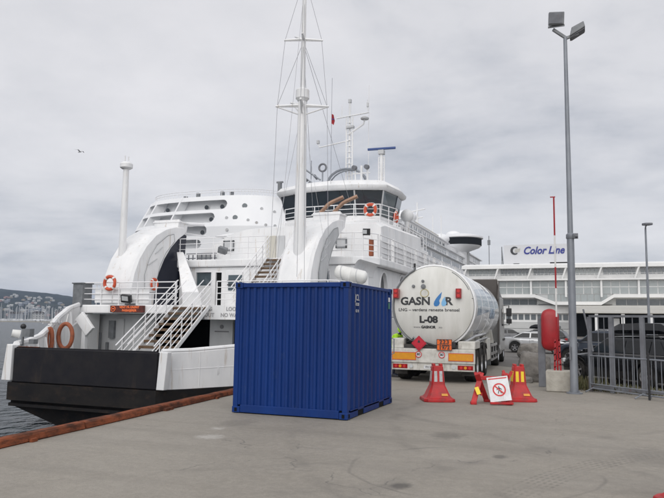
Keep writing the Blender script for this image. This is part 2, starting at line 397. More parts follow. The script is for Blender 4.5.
# ================================================================ GROUND, WATER, HILLS
def ground_mat(name, c, c2, marks=True, scale=1.0):
    m = bpy.data.materials.new(name); m.use_nodes = True
    t = m.node_tree; b = t.nodes['Principled BSDF']
    b.inputs['Roughness'].default_value = 0.85
    N = t.nodes.new; L = t.links.new
    g = N('ShaderNodeTexCoord'); P = g.outputs['Object']
    sp = N('ShaderNodeSeparateXYZ'); L(P, sp.inputs[0])
    def noise(s, d=8, r=0.6, v=P, dist=0.0):
        n = N('ShaderNodeTexNoise'); n.inputs['Scale'].default_value = s; n.inputs['Detail'].default_value = d
        n.inputs['Roughness'].default_value = r; n.inputs['Distortion'].default_value = dist; L(v, n.inputs[0]); return n.outputs[0]
    def rg(v, a, bb, c0=0.0, c1=1.0):
        n = N('ShaderNodeMapRange'); n.inputs[1].default_value = a; n.inputs[2].default_value = bb
        n.inputs[3].default_value = c0; n.inputs[4].default_value = c1; L(v, n.inputs[0]); return n.outputs[0]
    def ma(op, x, y=None, z=None):
        n = N('ShaderNodeMath'); n.operation = op
        for i, q in enumerate((x, y, z)):
            if q is None: continue
            if isinstance(q, (int, float)): n.inputs[i].default_value = q
            else: L(q, n.inputs[i])
        return n.outputs[0]
    def mix(f, A, B):
        n = N('ShaderNodeMix'); n.data_type = 'RGBA'
        if isinstance(f, float): n.inputs[0].default_value = f
        else: L(f, n.inputs[0])
        for i, v in ((6, A), (7, B)):
            if isinstance(v, tuple): n.inputs[i].default_value = (*v, 1)
            else: L(v, n.inputs[i])
        return n.outputs[2]
    base = mix(rg(noise(0.35 * scale, 6, 0.55), 0.36, 0.64), c, c2)
    base = mix(rg(noise(1.7 * scale, 8, 0.75), 0.44, 0.68, 0, 0.6), base, tuple(x * 0.72 for x in c))
    base = mix(rg(noise(9, 6, 0.75), 0.42, 0.68, 0, 0.5), base, tuple(x * 1.22 for x in c))
    base = mix(rg(noise(28, 5, 0.8), 0.50, 0.66, 0, 0.6), base, tuple(x * 0.62 for x in c))
    base = mix(rg(noise(110, 3, 0.8), 0.46, 0.66, 0, 0.6), base, tuple(x * 0.48 for x in c))
    if marks:
        # rubbed-in tyre tracks: arcs and near-straight bands
        wob = noise(0.6, 3, 0.5)
        patch = rg(noise(0.9, 5, 0.6), 0.42, 0.6)
        for cx, cy, r, w, a in ((6.5, 14.5, 10.2, 0.11, 0.55), (6.5, 14.5, 11.9, 0.10, 0.45), (1.5, 1.0, 7.3, 0.10, 0.35), (1.5, 1.0, 8.6, 0.09, 0.3),
                                (-20, -9, 27.5, 0.14, 0.45), (-20, -9, 29.1, 0.12, 0.4), (14, 2, 17.0, 0.12, 0.4), (-1.4, 8.6, 1.5, 0.025, 0.9), (30, -12, 34.0, .10, .45), (30, -12, 34.4, .03, .4)):
            dx = ma('SUBTRACT', sp.outputs[0], cx); dy = ma('SUBTRACT', sp.outputs[1], cy)
            d = ma('SQRT', ma('ADD', ma('MULTIPLY', dx, dx), ma('MULTIPLY', dy, dy)))
            d = ma('ABSOLUTE', ma('SUBTRACT', ma('ADD', d, ma('MULTIPLY', wob, 0.5)), r + 0.25))
            f = ma('MULTIPLY', ma('MULTIPLY', rg(d, w * 0.3, w * 1.5, 1, 0), patch), a * 0.45)
            base = mix(f, base, (0.075, 0.07, 0.066))
        # tread print of a wide tyre turning away at the lower right
        for k in range(6):
            r0 = 9.0 + .075 * k
            dx = ma('SUBTRACT', sp.outputs[0], 8.1); dy = ma('SUBTRACT', sp.outputs[1], 5.2)
            d = ma('SQRT', ma('ADD', ma('MULTIPLY', dx, dx), ma('MULTIPLY', dy, dy)))
            an = ma('ARCTAN2', dy, dx)
            dash = rg(ma('SINE', ma('MULTIPLY', an, 420.0 + 9 * k)), -.9, .5)
            f = ma('MULTIPLY', ma('MULTIPLY', rg(ma('ABSOLUTE', ma('SUBTRACT', d, r0)), .010, .026, 1, 0), dash), ma('MULTIPLY', rg(noise(.8, 4, .6), .45, .6), .38))
            base = mix(f, base, (0.07, 0.065, 0.06))
        # oil stains
        for cx, cy, r, a in ((-2.02, 7.43, 0.11, 0.65), (-2.2, 11.0, .25, .35), (-1.2, 9.6, .1, .5), (-5.9, 10.7, .3, .25), (0.9, 10.5, .5, .25), (2.2, 12.5, .35, .3)):
            dx = ma('SUBTRACT', sp.outputs[0], cx); dy = ma('MULTIPLY', ma('SUBTRACT', sp.outputs[1], cy), 0.75)
            d = ma('SQRT', ma('ADD', ma('MULTIPLY', dx, dx), ma('MULTIPLY', dy, dy)))
            d = ma('ADD', d, ma('MULTIPLY', noise(9, 4, 0.6), r * 0.8))
            base = mix(rg(d, r * 1.0, r * 1.7, a, 0), base, (0.05, 0.047, 0.045))
        # paler repaired / scraped patches
        for cx, cy, r in ((-5.6, 9.25, 0.22), (-5.9, 10.0, .12)):
            dx = ma('SUBTRACT', sp.outputs[0], cx); dy = ma('SUBTRACT', sp.outputs[1], cy)
            d = ma('SQRT', ma('ADD', ma('MULTIPLY', dx, dx), ma('MULTIPLY', dy, dy)))
            d = ma('ADD', d, ma('MULTIPLY', noise(7, 4, 0.7), 0.5))
            base = mix(rg(d, r + .12, r + .3, .6, 0), base, (0.50, 0.48, 0.45))
        # long damp/dirty streaks running with the traffic
        mpn = N('ShaderNodeMapping'); mpn.inputs['Rotation'].default_value = (0, 0, R(-62)); mpn.inputs['Scale'].default_value = (0.09, 1.3, 1)
        L(P, mpn.inputs[0])
        base = mix(rg(noise(1.0, 6, 0.6, mpn.outputs[0]), 0.52, 0.72, 0, 0.5), base, tuple(x * 0.6 for x in c))
        # cracks
        mp2 = N('ShaderNodeMapping'); L(P, mp2.inputs[0])
        vo = N('ShaderNodeTexVoronoi'); vo.feature = 'DISTANCE_TO_EDGE'; vo.inputs['Scale'].default_value = 0.17
        ad = N('ShaderNodeVectorMath'); ad.operation = 'ADD'
        nv = N('ShaderNodeTexNoise'); nv.inputs['Scale'].default_value = 1.2; nv.inputs['Detail'].default_value = 6; L(P, nv.inputs[0])
        sc2 = N('ShaderNodeVectorMath'); sc2.operation = 'SCALE'; sc2.inputs[3].default_value = 1.1; L(nv.outputs['Color'], sc2.inputs[0])
        L(P, ad.inputs[0]); L(sc2.outputs[0], ad.inputs[1]); L(ad.outputs[0], vo.inputs[0])
        base = mix(ma('MULTIPLY', rg(vo.outputs[0], 0.0008, 0.0024, 0.55, 0), patch), base, (0.09, 0.085, 0.08))
    L(base, b.inputs['Base Color'])
    L(rg(noise(0.5, 5), 0.3, 0.7, 0.62, 0.9), b.inputs['Roughness'])
    bp = N('ShaderNodeBump'); bp.inputs['Strength'].default_value = 0.6; bp.inputs['Distance'].default_value = 0.012
    L(ma('ADD', noise(60, 4, 0.7), ma('MULTIPLY', noise(3, 5), 2.0)), bp.inputs['Height']); L(bp.outputs[0], b.inputs['Normal'])
    return m
M['quay'] = ground_mat('worn_quay_concrete', (0.325, 0.298, 0.256), (0.256, 0.234, 0.202))
M['asphalt'] = ground_mat('car_park_asphalt', (0.16, 0.15, 0.138), (0.13, 0.12, 0.112), False)
q = MB()
EDGE = [(-5.6, -30), (-7.17, 0), (-8.24, 14.56), (-8.5, 20), (-8.62, 27), (-8.65, 106)]
q.prism(EDGE + [(-25, 106), (-25, 3000), (400, 3000), (400, -60), (-5.6, -60)], -6.0, 0.0)
structure('quay_pavement', q, M['quay'], 0)
q = MB()
pl = [(-1.2, 27.2), (4, 21.6), (60, 21.6), (60, 113), (-7.0, 113), (-7.0, 34)]
q.add([(x, y, 0.004) for x, y in pl], [tuple(range(6))])
structure('parking_lot', q, M['asphalt'], 0)

wm = bpy.data.materials.new('fjord_water'); wm.use_nodes = True
t = wm.node_tree; b = t.nodes['Principled BSDF']
b.inputs['Base Color'].default_value = (0.022, 0.032, 0.038, 1); b.inputs['Roughness'].default_value = 0.22; b.inputs['Specular IOR Level'].default_value = 0.5
b.inputs['IOR'].default_value = 1.33
tcn = t.nodes.new('ShaderNodeTexCoord')
prev = None
for s_, st, dist in ((0.55, 1.0, 1.1), (2.2, 0.9, 0.32), (8.0, 0.6, 0.07)):
    mpn = t.nodes.new('ShaderNodeMapping'); mpn.inputs['Scale'].default_value = (1, 0.6, 1); mpn.inputs['Rotation'].default_value = (0, 0, R(35))
    n = t.nodes.new('ShaderNodeTexNoise'); n.inputs['Scale'].default_value = s_; n.inputs['Detail'].default_value = 4
    t.links.new(tcn.outputs['Object'], mpn.inputs[0]); t.links.new(mpn.outputs[0], n.inputs[0])
    bp = t.nodes.new('ShaderNodeBump'); bp.inputs['Strength'].default_value = st; bp.inputs['Distance'].default_value = dist
    t.links.new(n.outputs[0], bp.inputs['Height'])
    if prev: t.links.new(prev, bp.inputs['Normal'])
    prev = bp.outputs[0]
t.links.new(prev, b.inputs['Normal'])
q = MB(); q.add([(-9000, -3000, -1.9), (9000, -3000, -1.9), (9000, 14000, -1.9), (-9000, 14000, -1.9)], [(0, 1, 2, 3)])
structure('water', q, wm, 0)

# hills across the fjord: two ridges with wooded slopes
M['hill'] = mat('wooded_hill', (0.014, 0.022, 0.020), 1.0, spec=0.05, c2=(0.036, 0.044, 0.036), scale=0.012, lo=0.42, hi=0.6, rust=0.05, rustc=(0.10, 0.10, 0.095), rscale=0.02, rstretch=(1, 1, 1), bump=1.0, bscale=0.03)
from mathutils import noise as mnoise
def hill_h(a, d):
    """height at azimuth a (deg left of +Y) and distance d"""
    ridge = interp(a, [-10, 10, 25, 31, 34.5, 37.5, 41, 45, 47.5, 51, 56, 70, 95], [60, 72, 88, 95, 100, 108, 128, 152, 165, 150, 130, 110, 60])
    r = 0.5 - 0.5 * math.cos(PI * min(1, max(0, (d - 1250) / 1650)))
    if d > 2900: r = 1 - 0.4 * min(1, (d - 2900) / 1500)
    n = mnoise.fractal(Vector((a * 0.22, d * 0.0016, 3.3)), 0.9, 2.2, 6)
    n2 = mnoise.fractal(Vector((a * 1.6, d * 0.006, 9.3)), 0.8, 2.2, 4)
    return -3 + r * (ridge * 0.68 * (1 + 0.10 * n) + 3.0 * n2)
q = MB(); na, nd = 260, 44; vs = []; fs = []
for i in range(na + 1):
    a = -10 + 105 * i / na
    for j in range(nd + 1):
        d = 1200 + 3200 * j / nd
        vs.append((-d * math.sin(R(a)), d * math.cos(R(a)), hill_h(a, d)))
for i in range(na):
    for j in range(nd):
        k = i * (nd + 1) + j
        fs.append((k, k + nd + 1, k + nd + 2, k + 1))
q.add(vs, fs)
structure('wooded_hills', q, M['hill'])

# houses on the hillside (a few pixels each)
def house_mesh(w, d, h, rf, m):
    b = MB(); b.box(-w / 2, -d / 2, 0, w / 2, d / 2, h)
    b.prism([(-w / 2 - .4, h), (w / 2 + .4, h), (0, h + rf)], -d / 2 - .4, d / 2 + .4, 'Y')
    return b.mesh('hillside_house', m, smooth=0)
hm = [house_mesh(7, 7, 4, 2.0, M['housewhite']), house_mesh(9, 7, 4, 2, M['houseochre']), house_mesh(11, 8, 6, 2, M['housegrey']), house_mesh(7, 6, 4, 2.0, M['housepink'])]
hl = ['tiny white house among trees on the far hillside', 'tiny ochre house among trees on the far hillside', 'small grey block among trees on the far hillside', 'tiny pinkish house among trees on the far hillside']
for i in range(150):
    a = random.choice([random.gauss(45.6, 1.0), random.uniform(38, 52), random.uniform(40, 49)]); d = random.uniform(1500, 2300) if a > 42.5 else random.uniform(1400, 1700)
    k = random.choice([0, 0, 0, 1, 2, 3])
    o = bpy.data.objects.new('hillside_house', hm[k]); COL.objects.link(o)
    o.location = (-d * math.sin(R(a)), d * math.cos(R(a)), hill_h(a, d) - 1); o.rotation_euler = (0, 0, random.uniform(0, 3))
    o['label'] = hl[k]; o['category'] = 'house'; o['group'] = 'houses on the far hillside'
# shoreline buildings behind the marina
def block(w, d, h, m, label, a, dist, floors, cols, pitched=True):
    t_ = thing('waterfront_building', label, 'building', group='buildings behind the marina')
    b = MB(); b.box(-w / 2, -d / 2, 0, w / 2, d / 2, h); b.build('wall', m, t_, 0)
    b = MB()
    if pitched: b.prism([(-w / 2 - .5, h), (w / 2 + .5, h), (w / 2 - 2, h + 2.6), (-w / 2 + 2, h + 2.6)], -d / 2 - .5, d / 2 + .5, 'Y')
    else: b.box(-w / 2 - .3, -d / 2 - .3, h, w / 2 + .3, d / 2 + .3, h + .6)
    b.build('roof', M['roofdark'], t_, 0)
    wmsh = None
    for i in range(cols):
        for j in range(floors):
            x = -w / 2 + (i + .5) * w / cols; z = (j + .35) * h / floors
            if wmsh is None:
                b = MB(); b.box(-.6, -.05, 0, .6, .05, 1.4); wmsh = b.mesh('window', M['glass_dark'], smooth=0)
            o = bpy.data.objects.new('window', wmsh); COL.objects.link(o); o.parent = t_; o.location = (x, -d / 2 - .03, z)
    t_.location = (-dist * math.sin(R(a)), dist * math.cos(R(a)), -1.2); t_.rotation_euler = (0, 0, R(a))
block(26, 12, 11, M['housepink'], 'long pinkish brick building behind the masts of the marina', 43.3 - .3, 930, 3, 8)
block(18, 12, 8, M['housegrey'], 'low grey building behind the left part of the marina', 46.6, 940, 2, 5)
block(14, 12, 9, M['housewhite'], 'white building behind the marina between the grey and pink ones', 45.0, 950, 3, 4)
block(16, 12, 8, M['houseochre'], 'ochre building behind the marina just left of the ferry', 41.4, 930, 2, 5)
block(24, 12, 10, M['housewhite'], 'long white building behind the marina at the left picture edge', 48.6, 960, 3, 8, False)
# shore strip under them
q = MB()
sh = [(-d * math.sin(R(a)), d * math.cos(R(a))) for d, a in ([(870, a) for a in range(20, 62, 3)] + [(1300, a) for a in range(59, 19, -3)])]
q.prism(sh, -4, -1.0)
structure('far_shore', q, M['hill'], 0)

# marina
def sailboat_mesh(L, mh, cover):
    b = MB(); rings = []
    for t_, w, z in ((0, .75, 1.0), (.3, 1.0, .95), (.6, .95, 1.0), (.85, .5, 1.15), (1, .03, 1.3)):
        y = (t_ - .5) * L; W = w * L * .16
        rings.append([(-W, y, z), (-W * .75, y, 0), (0, y, -.3), (W * .75, y, 0), (W, y, z), (0, y, z + .12)])
    b.loft(rings)
    b.prism([(-L * .2, 1.0), (L * .22, 1.0), (L * .12, 1.65), (-L * .2, 1.6)], -L * .09, L * .09, 'X')
    nf = len(b.f)
    b.cyl((0, .05 * L, .5), (0, .05 * L, mh), .22, .16, 5)
    b.cyl((0, .05 * L, 2.1), (0, -.38 * L, 2.2), .2 if cover else .1, None, 5)
    b.bar((-.9, .05 * L, mh * .55), (.9, .05 * L, mh * .55), .05, .05)
    b.tube([(0, .5 * L, 1.3), (0, .05 * L, mh)], .04, 3)
    b.hull_faces = nf
    return b
def boat_mesh(*a):
    b = sailboat_mesh(*a); me = b.mesh('sailboat', M['sailhull'], smooth=0); me.materials.append(M['mast'])
    for p in me.polygons:
        if p.index >= b.hull_faces: p.material_index = 1
    return me
sm = [boat_mesh(10, 14, 1), boat_mesh(12, 16.5, 0), boat_mesh(8, 11, 1)]
def motorboat_mesh():
    b = MB(); rings = []
    for t_, w, z in ((0, .85, 1.1), (.4, 1, 1.1), (.75, .8, 1.3), (1, .05, 1.6)):
        y = (t_ - .5) * 9; W = w * 1.5; rings.append([(-W, y, z), (-W * .7, y, 0), (W * .7, y, 0), (W, y, z)])
    b.loft(rings); b.prism([(-3, 1.1), (2.4, 1.2), (1.0, 2.5), (-2.2, 2.6)], -1.2, 1.2, 'X'); return b.mesh('motorboat', M['sailhull'], smooth=0)
mmesh = motorboat_mesh()
for row, (dist, n) in enumerate(((655, 40), (672, 44), (700, 46), (725, 48), (755, 50))):
    for i in range(n):
        if random.random() < .12: continue
        a = 39.0 + (i + random.uniform(-.25, .25)) * 11.5 / n
        d = dist + random.uniform(-4, 4)
        k = random.choice([0, 1, 2, 0, 3] if row else [0, 2, 3, 3])
        nm = 'motorboat' if k == 3 else 'sailboat'
        o = bpy.data.objects.new(nm, mmesh if k == 3 else sm[k]); COL.objects.link(o)
        o.location = (-d * math.sin(R(a)), d * math.cos(R(a)), -1.75); o.rotation_euler = (0, 0, R(a) + random.choice([0.1, PI, 1.2]) + random.uniform(-.1, .1))
        o['label'] = 'small white motorboat moored in the far marina' if k == 3 else 'small white sailing boat with bare mast moored in the far marina'
        o['category'] = 'boat'; o['group'] = 'motorboats in the far marina' if k == 3 else 'sailing boats in the far marina'
a, d = 40.15, 600
o = bpy.data.objects.new('sailboat', boat_mesh(14, 24, 1)); COL.objects.link(o)
o.location = (-d * math.sin(R(a)), d * math.cos(R(a)), -1.75); o.rotation_euler = (0, 0, 1)
o['label'] = 'sailing boat with the tallest mast in the marina, beside the ferry bow'; o['category'] = 'boat'
for k, dist in enumerate((640, 707)):
    b = MB(); pts = []
    for side, dd in ((0, dist - 1.2), (1, dist + 1.2)):
        r = [(-dd * math.sin(R(a)), dd * math.cos(R(a))) for a in [38.5 + .5 * i for i in range(26)]]
        pts += r if side == 0 else r[::-1]
    b.prism(pts, -2.2, -1.1); b.single('floating_pontoon', M['conc'], ['floating pontoon along the front of the far marina', 'floating pontoon between the rows of the far marina'][k], 'pontoon', smooth=0)

# ---------------------------------------------------------------- quay edge beam
t_ = thing('quay_edge_beam', 'rusty orange steel kerb beam along the quay edge', 'kerb', (-8.0, 20, 0))
def edge_x(y): return interp(y, [p[1] for p in EDGE], [p[0] for p in EDGE])
y = -20.7; k = 0
while y < 98:
    L = 5.9; n = 12; b = MB(); rings = []
    for i in range(n + 1):
        yy = y + L * i / n; e = edge_x(yy)
        j = lambda s=.007: random.uniform(-s, s)
        rings.append([(e - .18 + j(), yy, -.28), (e - .006, yy, -.28), (e - .006, yy, 0.004), (e + .015 + j(.012), yy, .015), (e - .01 + j(), yy, .095 + j()), (e - .04, yy, .12 + j(.006)), (e - .15 + j(), yy, .125 + j(.006)), (e - .18, yy, .10)])
    b.loft(rings); sg = b.build('beam_segment', M['rust'], t_, 25)
    for dy, w, l in ((2.0 + random.uniform(-.6, .6), .07, .30), (4.7, .05, .12)):
        b = MB(); b.obox((edge_x(y + dy) + .04, y + dy, .025), (w, l, .05), (0, 0, .1)); b.build('beam_bracket', M['rust'], sg, 0)
    y += L + .04; k += 1
# ================================================================ FERRY
CX = -15.5
F = thing('ferry', 'white passenger ferry with black bow gate moored along the quay', 'ferry', (CX, 17.5, -1.9))
def hw(Y): return interp(Y, [17.5, 18, 20, 22, 24, 26, 30, 54, 58], [3.0, 3.3, 4.4, 5.5, 6.2, 6.5, 6.55, 6.5, 5.0])
YS = [17.5, 17.75, 18, 18.5, 19, 19.5, 20, 20.5, 21, 21.5, 22, 23, 24, 25, 26, 28, 30, 36, 42, 48, 54, 58]
def ring_open(Y, z0, z1, k0=1.0, k1=1.0): return [(CX - hw(Y) * k0, Y, z0), (CX - hw(Y) * k1, Y, z1)]
# black lower hull: sections from deck knuckle to keel
secs = []
for Y in YS:
    w = hw(Y); f = interp(Y, [17.5, 20, 26, 30], [0, .5, .9, 1])
    dy = interp(Y, [17.5, 24], [.55, 0])
    zk = interp(Y, [17.5, 24, 30], [-.33, -.42, -.45])
    secs.append([(CX - w, Y, zk), (CX - w * .995, Y, -1.12), (CX - w * lerp(.30, .93, f), Y + dy, -1.95), (CX - w * lerp(.1, .7, f), Y + dy * 1.6, -3.2),
                 (CX + w * lerp(.1, .7, f), Y + dy * 1.6, -3.2), (CX + w * lerp(.30, .93, f), Y + dy, -1.95), (CX + w * .995, Y, -1.12), (CX + w, Y, zk)])
b = MB(); b.loft(secs); b.build('lower_hull', M['black_hull'], F, 20)
# heavy rubbing strake round the bow
b = MB()
for z0, z1, o in ((-.95, -.36, .16), (-1.16, -1.06, .07)):
    pts = [(CX - hw(Y) - o, Y) for Y in YS[::-1]] + [(CX - 3.02, 17.5 - o), (CX + 3.02, 17.5 - o)] + [(CX + hw(Y) + o, Y) for Y in YS]
    inn = [(CX + hw(Y) - .03, Y) for Y in YS[::-1]] + [(CX + 2.98, 17.52), (CX - 2.98, 17.52)] + [(CX - hw(Y) + .03, Y) for Y in YS]
    b.loft([[(x, y, z0) for x, y in pts], [(x, y, z1) for x, y in pts], [(x, y, z1) for x, y in inn[::-1]], [(x, y, z0) for x, y in inn[::-1]], [(x, y, z0) for x, y in pts]], closed=False, caps=False)
b.build('rubbing_strake', M['black_hull'], F, 20)
# white upper side plating with bulwark; starboard low then rising, port rising to the deck above
def ztop(Y, side):
    if side > 0: return interp(Y, [17.5, 18.5, 20, 21, 22.5, 24], [.80, .82, .93, 1.10, 1.55, 2.05])
    return interp(Y, [17.5, 18.6, 20, 21, 22, 23, 24], [.88, .93, 1.10, 1.40, 1.80, 2.22, 2.42])
for side in (-1, 1):
    b = MB(); r = []
    for Y in YS:
        zk = interp(Y, [17.5, 24, 30], [-.33, -.42, -.45]) - .02
        zt = ztop(Y, side) if Y < 24.5 else 2.05
        x = CX + side * hw(Y); xi = x - side * .16
        fl = side * .02
        r.append([(x + fl, Y, zk), (x + fl, Y, lerp(zk, zt, .5)), (x + fl, Y, zt - .03), (x + fl - side * .03, Y, zt), (xi, Y, zt), (xi, Y, zk + .1)])
    b.loft(r)
    b.build('side_plating', M['ship'], F, 25)
    # rounded capping rail
    b = MB(); b.tube([(CX + side * (hw(Y) - .06), Y, ztop(Y, side) + .03) for Y in [17.6, 18, 18.5, 19, 19.5, 20, 20.5, 21, 21.5, 22, 22.5, 23, 23.5, 24]], .12 if side < 0 else .075, 8)
    b.build('bulwark_capping', M['ship'], F)
# foredeck and main deck
b = MB(); b.prism([(CX - hw(Y) + .17, Y) for Y in YS] + [(CX + hw(Y) - .17, Y) for Y in YS[::-1]], -.25, -.05)
b.build('main_deck', M['deck'], F, 0)
# black bow gate with white frame
b = MB(); b.box(-18.34, 17.36, -.34, -12.50, 17.52, .80)
b.build('bow_gate', M['gate'], F, 0, bevel=.03)
b = MB()
b.prism([(-18.78, -.30), (-18.38, -.30), (-18.36, .90), (-18.62, .92)], 17.30, 17.56, 'Y')
b.build('gate_frame', M['ship'], F, 0, bevel=.02)
b = MB(); b.prism([(-12.48, -.34), (-12.2, -.34), (-12.1, .82), (-12.4, .82)], 17.34, 17.56, 'Y')
b.build('gate_frame', M['ship'], F, 0, bevel=.02)
b = MB(); b.box(-18.30, 17.42, .80, -12.55, 17.50, .835); b.build('gate_top_rail', M['gate'], F, 0)
b = MB(); b.box(-18.2, 17.40, .836, -17.3, 17.47, .85); b.build('rust_patch', M['rust'], F, 0)
for x in (-17.2, -13.9):
    b = MB(); b.obox((x, 17.40, -.43), (.16, .06, .12)); b.build('gate_hinge', M['black_hull'], F, 0)
# bow fittings: searchlight and mooring gear on the port bow corner
b = MB(); b.cyl((-18.55, 17.9, .85), (-18.55, 17.9, 1.45), .05, .04, 8); b.obox((-18.3, 17.9, 1.3), (.32, .2, .28)); b.build('camera_post', M['grey'], F)
b = MB(); b.cyl((-18.9, 17.75, 1.28), (-18.72, 17.95, 1.24), .13, .15, 12); b.build('searchlight', M['white'], F)
b = MB(); b.ball((-18.55, 17.9, 1.52), .10, 10, 6); b.build('bow_lamp', M['black'], F)
b = MB(); b.obox((-18.1, 17.95, 1.0), (.22, .2, .16)); b.build('bow_box', M['grey'], F)
# slanting white plate and frames behind the orange fenders
b = MB(); b.prism([(23.0, -.05), (24.9, -.05), (24.9, 2.05), (24.2, 2.05), (23.0, 1.35)], -21.35, -21.2, 'X'); b.build('bulwark_bracket', M['ship'], F, 0)
b = MB(); b.bar((-20.95, 23.3, 1.95), (-20.3, 23.3, 1.25), .5, .16, (0, 1, 0)); b.bar((-20.65, 23.35, 1.35), (-20.65, 23.35, -.05), .2, .2); b.build('fender_frame', M['ship'], F, 0, bevel=.02)
# welded plate seams on the starboard bow
for Y in (18.7, 19.9, 21.1):
    b = MB(); x = CX + hw(Y) + .022; b.bar((x, Y, -.30), (x, Y, ztop(Y, 1) - .05), .012, .03, (0, 1, 0)); b.build('plate_seam', M['ship'], F, 0)
b = MB(); b.tube([(CX + hw(Y) + .022, Y, .25 + .02 * (Y - 17.6)) for Y in (17.7, 18.3, 19, 20, 21)], .010, 4); b.build('plate_seam', M['ship'], F, 0)
# bulwark ribs, inboard
for side in (-1, 1):
    for Y in (18.4, 19.3, 20.2, 21.1, 22.0, 22.9):
        z = ztop(Y, side)
        b = MB(); x = CX + side * (hw(Y) - .17); b.prism([(x, -.05), (x, z - .08), (x - side * .10, z - .08), (x - side * .38, -.05)], Y - .03, Y + .03, 'Y')
        b.build('bulwark_rib', M['ship'], F, 0)

# main deck front wall (y 25.2) built round its openings
b = MB()
for x0, x1 in ((-21.7, -18.35), (-15.45, -14.32), (-13.2, -9.3)): b.box(x0, 25.2, -.05, x1, 25.35, 2.05)
b.box(-18.35, 25.2, 1.85, -15.45, 25.35, 2.05); b.box(-14.32, 25.2, 1.9, -13.2, 25.35, 2.05)
b.build('front_wall', M['ship_grey'], F, 0)  # white wall coloured grey to hold the shade under the deck
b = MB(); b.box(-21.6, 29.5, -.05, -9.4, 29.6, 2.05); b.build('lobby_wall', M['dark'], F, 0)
b = MB(); b.box(-20.9, 25.14, .0, -20.0, 25.2, 1.85); b.build('crew_door', M['ship_grey'], F, 0, bevel=.02)
b = MB(); b.box(-20.75, 25.0, .95, -20.45, 25.14, 1.75); b.obox((-20.85, 25.08, .5), (.12, .1, .5)); b.build('electrical_box', M['grey'], F, 0)
b = MB(); b.cyl((-21.3, 25.1, -.05), (-21.3, 25.1, 1.2), .06); b.build('pipe', M['grey'], F)
b = MB(); b.lathe([(.0, 0), (.09, 0), (.09, -.02), (0, -.02)], (-14.85, 25.19, 1.55), 16, 'Y'); b.box(-15.2, 25.18, 1.32, -14.5, 25.195, 1.37); b.build('door_emblem', M['inkgrey'], F)
b = MB(); b.cyl((-12.55, 19.25, .05), (-12.25, 19.1, .05), .2, .2, 14); b.build('mooring_eye', M['grey'], F)
b = MB(); b.lathe([(.30, 0), (.38, .03), (.30, .06)], (-11.5, 19.62, .18), 20, 'X'); b.build('fairlead', M['ship'], F)
# starboard side wall of main deck, hidden mostly
for side in (-1, 1):
    b = MB(); b.box(CX + side * 6.35 - .08, 25.36, -.05, CX + side * 6.35 + .08, 54, 2.05); b.build('main_deck_side_wall', M['ship'], F, 0)

# ------------------------------------------------ deck B (z 2.45)
def slab(name, x0, x1, y0, y1, z0, z1, m=M['ship'], bev=.03):
    b = MB(); b.box(x0, y0, z0, x1, y1, z1); return b.build(name, m, F, 0, bevel=bev)
b = MB()
pl = [(-21.95, 24.35), (-21.6, 24.0), (-9.4, 24.0), (-9.0, 24.4), (-9.0, 56), (-21.95, 56)]
b.prism(pl, 2.07, 2.45); b.build('passenger_deck', M['ship'], F, 0, bevel=.05)
b = MB(); b.box(-14.95, 23.93, 1.86, -9.6, 23.995, 2.44); b.build('notice_board', M['ship'], F, 0)
NB = [('LOOK', (-13.62, 23.92, 2.29)), ('NO WAY', (-13.72, 23.92, 2.04)), ('NG', (-14.75, 23.92, 2.29)), ('OUT', (-14.72, 23.92, 2.04))]
for s, p in NB: text(s, .22, M['inkpale'], F, p, FRONT, 'notice_lettering', bold=.006)
# LED sign and floodlight on the deck edge
S = MB(); S.box(-19.75, 23.84, 2.12, -18.0, 23.99, 2.42); so_ = S.build('led_sign', M['led'], F, 0)
text('VENT PÅ GRØNT', .135, M['ledtext'], so_, (-18.72, 23.835, 2.34), FRONT, 'led_lettering', bold=.003)
text('PASSASJERER', .135, M['ledtext'], so_, (-18.72, 23.835, 2.20), FRONT, 'led_lettering', bold=.003)
b = MB(); b.lathe([(.10, 0), (.12, 0), (.12, .02), (.10, .02)], (-19.58, 23.82, 2.27), 16, 'Y'); b.box(-19.63, 23.82, 2.25, -19.53, 23.835, 2.29); b.build('led_symbol', M['ledtext'], so_, 0)
b = MB(); b.obox((-18.95, 23.9, 2.72), (.46, .16, .34), (.35, .1, .15)); b.obox((-18.75, 23.92, 2.48), (.5, .1, .06)); b.build('floodlight', M['black'], F, 0)
b = MB(); b.obox((-18.95, 23.80, 2.72), (.30, .02, .20), (.35, .1, .15)); b.build('floodlight_lens', M['lens'], F, 0)
def rail(path, z, h=1.0, n=3, sp=1.0, r=.024, posts=True, m=M['rail'], name='railing', zs=None):
    """path: list of (x, y) or (x, y, z)"""
    b = MB(); P = [Vector((p[0], p[1], p[2] if len(p) > 2 else z)) for p in path]
    for i in range(len(P) - 1):
        A, B = P[i], P[i + 1]; L = (B - A).length
        for k in range(1, n + 1):
            dz = Vector((0, 0, h * k / n)); b.cyl(A + dz, B + dz, r if k == n else r * .75, None, 5)
        if posts:
            c = max(1, round(L / sp))
            for k in range(c + 1):
                p = A.lerp(B, k / c); b.cyl(p, p + Vector((0, 0, h)), r, None, 5)
    return b.build(name, m, F)
rail([(-21.75, 30), (-21.75, 24.3), (-21.5, 24.1), (-16.55, 24.1)], 2.45, 1.0, 4, 1.0, .026)
rail([(-14.5, 24.1), (-9.5, 24.1), (-9.15, 24.4), (-9.15, 29)], 2.45, 1.0, 4, 1.0, .026)
# inner white wind plates on the rail (partial)
for x0, x1 in ((-20.9, -19.95), (-19.9, -18.95), (-18.9, -17.95)):
    b = MB(); b.box(x0, 24.16, 2.55, x1, 24.18, 3.15); b.build('rail_plate', M['ship'], F, 0)
# grey cabinet at the port corner
b = MB(); b.box(-22.0, 23.95, 2.35, -21.45, 24.6, 3.42); b.box(-22.04, 23.9, 3.40, -21.40, 24.65, 3.46); b.build('grey_cabinet', M['grey'], F, 0, bevel=.02)

